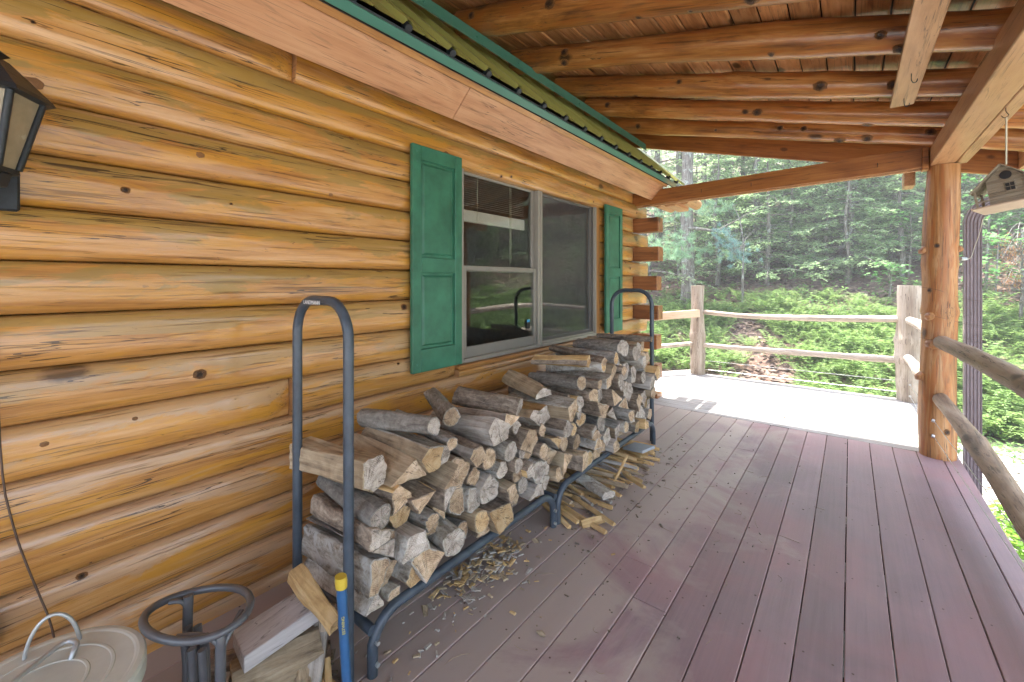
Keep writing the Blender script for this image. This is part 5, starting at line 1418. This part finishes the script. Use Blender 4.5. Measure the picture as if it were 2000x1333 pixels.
# pine tufts: radiating needle bursts
def tufts(centres, nper, L, mat, name, parent, seed):
    g_ = np.random.default_rng(seed); C = []; A = []; B = []
    for c in centres:
        d = g_.normal(size=(nper, 3)); d /= np.linalg.norm(d, axis=1, keepdims=True); d[:, 2] += .15
        l = L*g_.uniform(.7, 1.2, (nper, 1)); C.append(np.array(c)+d*l*.5); A.append(d*l*.5)
        b = np.cross(d, g_.normal(size=(nper, 3))); b /= np.linalg.norm(b, axis=1, keepdims=True); B.append(b*.0035)
    V, F = quads_from(np.concatenate(C), np.concatenate(A), np.concatenate(B))
    return link(name, np_mesh(name, V, F, mat), parent)
def pt(px, py, d):
    x, y = px_to_xy((px-1000)/832.4, d); return np.array([x, y, 1.371-(py-550.5)/832.4*d])
o1 = np.array(t1.location)
cs = []
for i in range(90):
    px, py = rng.normal(1312, 36), rng.normal(482, 14); cs.append(pt(px, py+.15*abs(px-1312), 10.4+rng.normal()*.35)-o1)
tufts(cs, 55, .11, 'pine', 'low_branch', t1, 1)
cs = []
for i in range(55):
    px, py = rng.normal(1345, 45), rng.normal(408, 9); cs.append(pt(px, py, 10.6+rng.normal()*.4)-o1)
tufts(cs, 50, .11, 'pine', 'low_branch', t1, 2)
MB().sweep([tuple(pt(1342, 445, 11.8)-o1), tuple(pt(1400, 452, 11.3)-o1), tuple(pt(1440, 430, 11)-o1), tuple(pt(1490, 400, 10.8)-o1)], [.05, .035, .02, .008], 6).obj('limb', 'trunk', t1)
MB().sweep([tuple(pt(1342, 470, 11.8)-o1), tuple(pt(1318, 480, 11.0)-o1), tuple(pt(1290, 474, 10.2)-o1)], [.04, .025, .008], 6).obj('limb', 'trunk', t1)
# blue green sapling
sx, sy = px_to_xy((1450-1000)/832.4, 10.9)
sp = thing('pine_sapling', 'thin blue green pine sapling with a drooping crown behind the railing', 'tree', (sx, sy, gz(sx, sy)-.1))
o2 = np.array(sp.location)
MB().sweep([(0, 0, 0), (.01, 0, .9), (.03, .02, 1.7), (-.05, 0, 2.3), (-.22, 0, 2.75)], [.032, .028, .02, .012, .006], 8).obj('trunk', 'trunk', sp)
cs = []
for i in range(85):
    t = rng.uniform(0, 1); px = 1402+60*t+rng.normal()*12*(.6+t); py = 455+60*t+rng.normal()*12; cs.append(pt(px, py, 10.7+rng.normal()*.2)-o2)
tufts(cs, 45, .085, 'bluepine', 'crown', sp, 3)
mb = MB(); rr = random.Random(8)
for i in range(26):
    a = pt(1440, 500, 10.8)-o2; b = pt(rr.uniform(1395, 1475), rr.uniform(435, 500), 10.7+rr.uniform(-.2, .2))-o2; m_ = (a+b)/2+np.array([0, 0, .1])
    mb.sweep([tuple(a), tuple(m_), tuple(b)], [.006, .004, .002], 4, cap=False)
mb.obj('bare_twigs', 'twig', sp)

# forest: individual trees placed over the hillside
rt_ = random.Random(21)
spots = []
def add_spot(px, d, kind, i, s_): 
    x, y = px_to_xy((px-1000)/832.4, d); spots.append((x, y, kind, i, s_))
for px, d, kind, i, s_ in ((1660, 11.2, 'hemlock', 2, .95), (1790, 12.0, 'hemlock', 1, .9), (1505, 15.5, 'hemlock', 1, 1.0), (1720, 14.5, 'hemlock', 0, 1.0), (1250, 14.5, 'tall', 0, 1.0),
                           (1400, 17, 'tall', 1, 1.0), (1470, 20, 'hemlock', 0, 1.1), (1330, 20, 'hemlock', 0, 1.0), (1590, 18, 'hemlock', 0, 1.0), (1850, 15.5, 'hemlock', 0, 1.0), (1930, 13.5, 'leafy', 0, .9),
                           (2030, 11, 'hemlock', 2, .9), (2100, 14, 'leafy', 2, 1.0), (1560, 13.4, 'leafy', 1, .8), (1980, 17, 'hemlock', 1, 1.2), (1430, 13.2, 'leafy', 1, .55), (1880, 11.5, 'leafy', 1, .7), (1180, 17, 'tall', 0, 1)):
    add_spot(px, d, kind, i, s_)
for px, d, kind, i, s_ in ((1620, 13.0, 'hemlock', 2, 1.25), (1545, 12.2, 'hemlock', 2, .8), (1700, 12.6, 'hemlock', 1, .8), (1760, 10.6, 'hemlock', 2, .75), (1380, 14.2, 'hemlock', 2, 1.2), (1480, 17.5, 'hemlock', 1, 1.1), (1640, 16, 'hemlock', 1, 1.1), (1820, 13.8, 'hemlock', 1, 1.0), (1285, 16.5, 'hemlock', 1, 1.1), (1900, 16, 'leafy', 0, 1.1), (1480, 12.9, 'hemlock', 1, .95), (1560, 14.2, 'hemlock', 0, .95), (1665, 12.2, 'hemlock', 1, 1.0),
    (1500, 11.9, 'hemlock', 2, .8), (1655, 10.9, 'hemlock', 2, .62), (1745, 11.6, 'hemlock', 2, .85), (1590, 13.6, 'hemlock', 2, 1.1), (1400, 12.6, 'hemlock', 2, .8), (1690, 14.3, 'hemlock', 2, 1.35), (1615, 11.6, 'hemlock', 2, .7), (1540, 14.5, 'hemlock', 2, 1.2), (1450, 14.8, 'hemlock', 2, 1.2), (1680, 15.5, 'hemlock', 2, 1.3), (1735, 13.4, 'hemlock', 1, 1.0), (1790, 15.5, 'hemlock', 0, 1.0), (1835, 11.8, 'hemlock', 2, 1.1), (1420, 15.6, 'hemlock', 0, .9), (1330, 16.2, 'hemlock', 1, 1.1), (1250, 12.9, 'hemlock', 1, 1.0), (1960, 12.2, 'hemlock', 1, 1.0)):
    add_spot(px, d, kind, i, s_)
tries = 0
while len(spots) < 96 and tries < 6000:
    tries += 1
    px = rt_.uniform(950, 2250); d = rt_.uniform(18, 52); x, y = px_to_xy((px-1000)/832.4, d)
    if y < 12: continue
    if any((x-a)**2+(y-b)**2 < 2.7**2 for a, b, *_ in spots): continue
    r_ = rt_.random(); kind, i = ('hemlock', rt_.choice([1, 2, 2, 1, 0])) if r_ < .60 else (('tall', 0) if r_ < .68 else ('leafy', rt_.choice([0, 1, 1])))
    spots.append((x, y, kind, i, rt_.uniform(.85, 1.25)))
KN = {'hemlock': 'feathery green hemlock', 'tall': 'tall bare stemmed conifer', 'leafy': 'light green broadleaf tree'}
order = sorted(range(len(spots)), key=lambda q: math.hypot(spots[q][0]-2.07, spots[q][1]))
for rank, q in enumerate(order):
    x, y, kind, i, s_ = spots[q]
    if rank < 14:
        a = math.degrees(math.atan2(-(x-2.07), y)); side = 'right of the porch post' if a < -9 else ('behind the bleached corner post' if a < -2 else ('behind the middle of the far railing' if a < 10 else ('behind the near end of the far railing' if a < 18 else 'past the cabin corner')))
        lab = f'{KN[kind]}, {ORD[rank]} closest to the deck, {side}'
        place_tree(kind, i, x, y, s_, rt_.random()*6.28, lab, G1)
    else:
        place_tree(kind, i, x, y, s_, rt_.random()*6.28, f'{KN[kind]} deep in the forest on the slope', G1+' ('+kind+')')
# dead thin stems in the understorey
G3 = 'thin bare stems in the understorey'
stem = MB().sweep([(0, 0, 0), (.05, .02, 1.2), (.02, .05, 2.6), (.12, 0, 4.2)], [.035, .028, .02, .008], 7, jit=.1).mesh('bare_stem', 'trunk')
for q in range(44):
    px = rt_.uniform(1255, 1830); d = rt_.uniform(12.6, 21); x, y = px_to_xy((px-1000)/832.4, d)
    o = link('bare_stem', stem, None, (x, y, gz(x, y)-.1), (rt_.uniform(-.12, .12), rt_.uniform(-.12, .12), rt_.random()*6)); s_ = rt_.uniform(.6, 1.5); o.scale = (s_, s_, rt_.uniform(.6, 1.3))
    prop(o, 'thin bare dark stem in the shaded understorey', 'sapling', G3)
# trees across the yard, mirrored in the window
for q, (x, y, kind, i, s_) in enumerate(((15, 3, 'leafy', 2, 1.0), (17, 9, 'hemlock', 0, 1.1), (14.5, 14, 'leafy', 0, 1.1), (19, -3, 'tall', 0, 1), (21, 5, 'hemlock', 0, 1.2), (20, 13, 'leafy', 2, 1.1), (16.5, 18, 'hemlock', 0, 1.1), (23, 19, 'leafy', 2, 1.2), (24, -9, 'hemlock', 0, 1.2), (18.5, 23, 'tall', 1, 1),
    (11.5, 8, 'leafy', 1, .8), (12.5, 11, 'hemlock', 2, .8), (10.5, 13, 'leafy', 1, .9), (12, 4.5, 'leafy', 1, .7), (13, 16, 'leafy', 1, 1), (12.5, 1.5, 'hemlock', 2, .7), (9.5, 16, 'hemlock', 2, .9),
    *[(2+math.sin(R(a_))*d_, math.cos(R(a_))*d_, ('leafy', 'hemlock')[(a_+d_) % 2], (a_+d_) % 2*1 if (a_+d_) % 2 else 0, 1.15) for a_, d_ in ((22, 24), (27, 20), (32, 26), (37, 21), (42, 27), (47, 22), (52, 27), (57, 23), (62, 28), (30, 33), (40, 34), (50, 34), (60, 35))],
    (12.5, 15, 'leafy', 0, 1.1), (15, 17.5, 'leafy', 2, 1.0), (12, 19, 'leafy', 0, 1.1), (17, 21.5, 'leafy', 2, 1.1), (10.5, 20, 'hemlock', 0, 1.0), (14.5, 11, 'leafy', 0, 1.0), (19, 17, 'leafy', 2, 1.1))):
    place_tree(kind, i, x, y, s_, q, 'tree across the yard, seen mirrored in the window glass', 'yard trees reflected in the window')

# ferns: dense bed on the slope
def ferns(spots_, L0, name, label, seed, mat='fern'):
    g_ = np.random.default_rng(seed); C = []; A = []; B = []
    for (x, y, s_) in spots_:
        nf = 7; z = gz(x, y); az0 = g_.random()*6.28
        for f in range(nf):
            az = az0+f*6.283/nf+g_.normal()*.25; L = L0*s_*g_.uniform(.7, 1.15); d = np.array([math.cos(az), math.sin(az), 0]); sd_ = np.array([-d[1], d[0], 0])
            m = 13; t = np.linspace(.12, .98, m); arch = g_.uniform(.45, .85)
            P = np.array([x, y, z])+np.outer(t*L*.85, d)+np.outer(arch*L*(np.sin(t*2.3)*.75), [0, 0, 1])
            w_ = .30*L*np.sin(np.pi*(t*.82+.16))**.8*(1.02-t)+.012
            tang = d*.85+np.outer(arch*1.7*np.cos(t*2.3)*.75, [0, 0, 1])
            for sg in (-1, 1):
                a = sd_*sg*.92+tang*.30; a /= np.linalg.norm(a, axis=1, keepdims=True); a[:, 2] -= .12
                half = (w_*.5)[:, None]; C.append(P+a*half); A.append(a*half)
                b = tang/np.linalg.norm(tang, axis=1, keepdims=True); B.append(b*(L*.026))
    V, F = quads_from(np.concatenate(C), np.concatenate(A), np.concatenate(B))
    return prop(link(name, np_mesh(name, V, F, mat)), label, kind='stuff')
rf2 = random.Random(3); fs_ = []
def dens(x, y):
    v = math.sin(x*1.7+.4)*math.cos(y*1.9+x*.6)+.6*math.sin(x*3.3+y*2.1)
    return v
tries = 0
while len(fs_) < 980 and tries < 40000:
    tries += 1
    y = rf2.uniform(8.2, 12.9); x = rf2.uniform(-2.2, 9.5)
    p = 1.0 if y < 11.9 else .22
    if y < 8.9 and x < 1.2: p *= .12
    bare = dens(x, y) < -.62
    # bare soil patch behind the railing's left half
    if (x-.6-.25*(9.9-y))**2/.45+(y-9.6)**2/2.2 < 1: p *= .05
    if y < 9.3 and x < 1.0: p *= .5
    if bare: p *= .25
    if rf2.random() > p: continue
    if any((x-a)**2+(y-b)**2 < .19**2 for a, b, _ in fs_[-260:]): continue
    fs_.append((x, y, rf2.uniform(.65, 1.1)))
ferns(fs_, .62, 'fern_bed', 'dense bed of bright green ferns on the slope behind the deck', 1)
fs2 = [(rf2.uniform(-6, 14), rf2.uniform(12.6, 22), rf2.uniform(.4, .9)) for _ in range(330)]
ferns(fs2, .5, 'scattered_ferns', 'ferns scattered through the leaf litter higher on the slope', 2)
# low seedlings in the litter
g_ = np.random.default_rng(9); n = 2600
X = g_.uniform(-6, 12, n); Yv = g_.uniform(11.2, 22, n); Zv = np.array([gz(a, b) for a, b in zip(X, Yv)])
k = 5; P = np.repeat(np.stack([X, Yv, Zv+g_.uniform(.08, .3, n)], 1), k, 0)+g_.normal(size=(n*k, 3))*np.array([.07, .07, .03])
D = g_.normal(size=(n*k, 3)); D[:, 2] *= .3; D /= np.linalg.norm(D, axis=1, keepdims=True); c, a, b = leaves_at(P, D, .09, .06, .5, .3)
V, F = quads_from(c, a, b); prop(link('seedlings', np_mesh('seedlings', V, F, 'leafy')), 'leafy seedlings over the forest floor', kind='stuff')
# fallen leaves
n = 46000
X = g_.uniform(-9, 15, n); Yv = 8.3+(g_.uniform(0, 1, n)**1.4)*22; Zv = np.array([gz(a, b) for a, b in zip(X, Yv)])+g_.uniform(.005, .04, n)
P = np.stack([X, Yv, Zv], 1); D = g_.normal(size=(n, 3)); D[:, 2] *= .35; D /= np.linalg.norm(D, axis=1, keepdims=True)
c, a, b = leaves_at(P, D, .13, .09, .5, .2); V, F = quads_from(c, a, b)
prop(link('leaf_litter', np_mesh('leaf_litter', V, F, 'litter')), 'brown fallen leaves covering the hillside', kind='stuff')
# ground cover by the deck edge
n = 1500
X = g_.normal(3.25, .22, n); Yv = g_.uniform(4.6, 5.7, n); P = np.stack([X, Yv, np.full(n, -.70)+g_.uniform(0, .14, n)], 1)
D = rnd_unit(n, .3); c, a, b = leaves_at(P, D, .045, .035, .5, .3); V, F = quads_from(c, a, b)
prop(link('ground_cover', np_mesh('ground_cover', V, F, 'ivy')), 'bright green low plants on the ground beside the deck', kind='stuff')
n = 5200
X = g_.uniform(2.9, 9.5, n); Yv = g_.uniform(7.2, 8.9, n); P = np.stack([X, Yv, np.full(n, -.70)+g_.uniform(0, .10, n)], 1)
D = rnd_unit(n, .5); c, a, b = leaves_at(P, D, .06, .035, .5, .3); V, F = quads_from(c, a, b)
prop(link('weeds', np_mesh('weeds', V, F, 'leafy')), 'low weeds at the foot of the fern slope', kind='stuff')
# stones/litter on the yard
n = 5000
X = g_.uniform(2.8, 9.5, n); Yv = g_.uniform(3.5, 8.8, n); P = np.stack([X, Yv, np.full(n, -.70)+g_.uniform(0, .01, n)], 1)
D = rnd_unit(n, .1); c, a, b = leaves_at(P, D, .05, .035, .25, .1); V, F = quads_from(c, a, b)
prop(link('yard_litter', np_mesh('yard_litter', V, F, 'litter')), 'dry leaves scattered on the gravel yard', kind='stuff')

# maples: lobed leaves on layered sprays
def maple_leaf_template():
    pts = []
    lob = [(90, 1.0), (68, .45), (42, .92), (18, .42), (-12, .70), (-50, .30), (-90, .12), (-130, .30), (192, .70), (162, .42), (138, .92), (112, .45)]
    for a, r_ in lob: pts.append((math.cos(R(a))*r_*.5, math.sin(R(a))*r_*.55+.02, 0))
    return np.array(pts)
ML = maple_leaf_template()
def maple(name, label, px, d, h_range, spread, nspray, size, seed, stems=True):
    x0, y0 = px_to_xy((px-1000)/832.4, d); z0_ = gz(x0, y0)
    t = thing(name, label, 'sapling', (x0, y0, z0_), (0, 0, 0), 'maple saplings right of the porch post')
    g2 = np.random.default_rng(seed); V = []; k = len(ML)
    st_ = MB(); st_.sweep([(0, 0, -.1), (.05, 0, h_range[1]*.5), (.02, .04, h_range[1])], [.03, .02, .008], 7)
    for s_ in range(nspray):
        h = g2.uniform(*h_range); az = g2.random()*6.28; L = spread*g2.uniform(.4, 1.1)
        d_ = np.array([math.cos(az), math.sin(az), .12]); e = np.array([0, 0, h])+d_*L
        st_.sweep([(0, 0, h-.15), tuple(np.array([0, 0, h])+d_*L*.5), tuple(e)], [.007, .005, .002], 4, cap=False)
        nl = 15
        for _ in range(nl):
            u = g2.uniform(.3, 1.1); c = np.array([0, 0, h])+d_*L*u+np.append(g2.normal(size=2)*.11, g2.normal()*.035)
            a = math.atan2(d_[1], d_[0])-math.pi/2+g2.normal()*.8; s2 = size*g2.uniform(.6, 1.2)
            tx, ty = g2.normal()*.28, g2.normal()*.28
            ca, sa = math.cos(a), math.sin(a); P = ML*s2
            Q = np.stack([P[:, 0]*ca-P[:, 1]*sa, P[:, 0]*sa+P[:, 1]*ca, np.zeros(k)], 1); Q[:, 2] = Q[:, 0]*tx+Q[:, 1]*ty-.06*np.linalg.norm(P, axis=1)
            V.append(Q+c)
    n_ = len(V); F = np.arange(n_*k).reshape(n_, k)
    link('crown', np_mesh('crown', np.concatenate(V), F, 'maple'), t); st_.obj('stem', 'trunk', t)
maple('maple_sapling', 'maple sapling with layered bright leaves right of the downspout', 1990, 7.6, (.7, 1.9), 1.0, 34, .15, 1)
maple('maple_sapling', 'tall maple sapling behind the downspout', 1925, 9.2, (1.0, 2.9), 1.0, 40, .15, 2)
maple('maple_sapling', 'maple sapling at the right edge above the ferns', 2070, 8.4, (.9, 2.8), 1.3, 40, .15, 3)
maple('maple_sapling', 'leafy maple sapling between the grey corner post and the porch post', 1775, 10.5, (.6, 1.9), .8, 26, .15, 4)
maple('maple_sapling', 'small maple sapling low behind the grey corner post', 1735, 9.6, (.3, .9), .5, 10, .13, 5)
# pink blossom and a dead drooping branch at the right
bx_, by_ = px_to_xy((1945-1000)/832.4, 9.0)
fl = thing('flowering_shrub', 'single pink blossom on a shrub beyond the downspout', 'shrub', (bx_, by_, gz(bx_, by_)))
o3 = np.array(fl.location); MB().sweep([(0, 0, 0), (.05, .02, 1.4), tuple(pt(1945, 470, 9.0)-o3)], [.015, .01, .004], 6).obj('stem', 'twig', fl)
cs = [pt(rng.normal(1945, 4), rng.normal(466, 3), 9.0)-o3 for _ in range(7)]
P = np.concatenate([np.array(c)+rng.normal(size=(14, 3))*.02 for c in cs]); c, a, b = leaves_at(P, rnd_unit(len(P)), .05, .035, 1, .5); V, F = quads_from(c, a, b)
link('blossom', np_mesh('blossom', V, F, 'pinkf'), fl)
dx_, dy_ = px_to_xy((2040-1000)/832.4, 8.0)
db = thing('dead_sapling', 'dead sapling with bare grey twigs and rusty leaves at the right edge', 'sapling', (dx_, dy_, gz(dx_, dy_)))
o4 = np.array(db.location); mb = MB(); rr = random.Random(4); tips = []
mb.sweep([(0, 0, -.1), (0, 0, 1.2), tuple(pt(2010, 430, 8.0)-o4)], [.03, .02, .01], 6)
for i in range(34):
    a = pt(rr.uniform(1990, 2030), rr.uniform(430, 500), 8.0+rr.uniform(-.3, .3))-o4; e = pt(rr.uniform(1955, 2000), rr.uniform(465, 560), 7.8+rr.uniform(-.4, .4))-o4
    mm = (a+e)/2+np.array([0, 0, rr.uniform(.05, .16)]); mb.sweep([tuple(q) for q in smooth_path([tuple(a), tuple(mm), tuple(e)], 1)], .004, 4, cap=False); tips.append(e)
mb.obj('twigs', 'twig', db)
P = np.concatenate([np.array(e)+rng.normal(size=(16, 3))*np.array([.05, .05, .06]) for e in tips]); c, a, b = leaves_at(P, np.tile([0, 0, -1.0], (len(P), 1)), .06, .012, .6, .6); V, F = quads_from(c, a, b)
link('dead_leaves', np_mesh('dead_leaves', V, F, 'deadl'), db)

# ================================================================== HAZE
hm = bpy.data.materials.new('haze'); hm.use_nodes = True; t = hm.node_tree; t.nodes.clear()
pv = t.nodes.new('ShaderNodeVolumePrincipled'); pv.inputs['Density'].default_value = .0072; pv.inputs['Color'].default_value = (.95, .97, 1, 1); pv.inputs['Anisotropy'].default_value = .2
t.links.new(pv.outputs[0], t.nodes.new('ShaderNodeOutputMaterial').inputs['Volume'])
M['haze'] = hm
hz = MB().box(-170, 180, -120, 165, -8, 62, .0001).obj('haze', 'haze'); hz['kind'] = 'stuff'
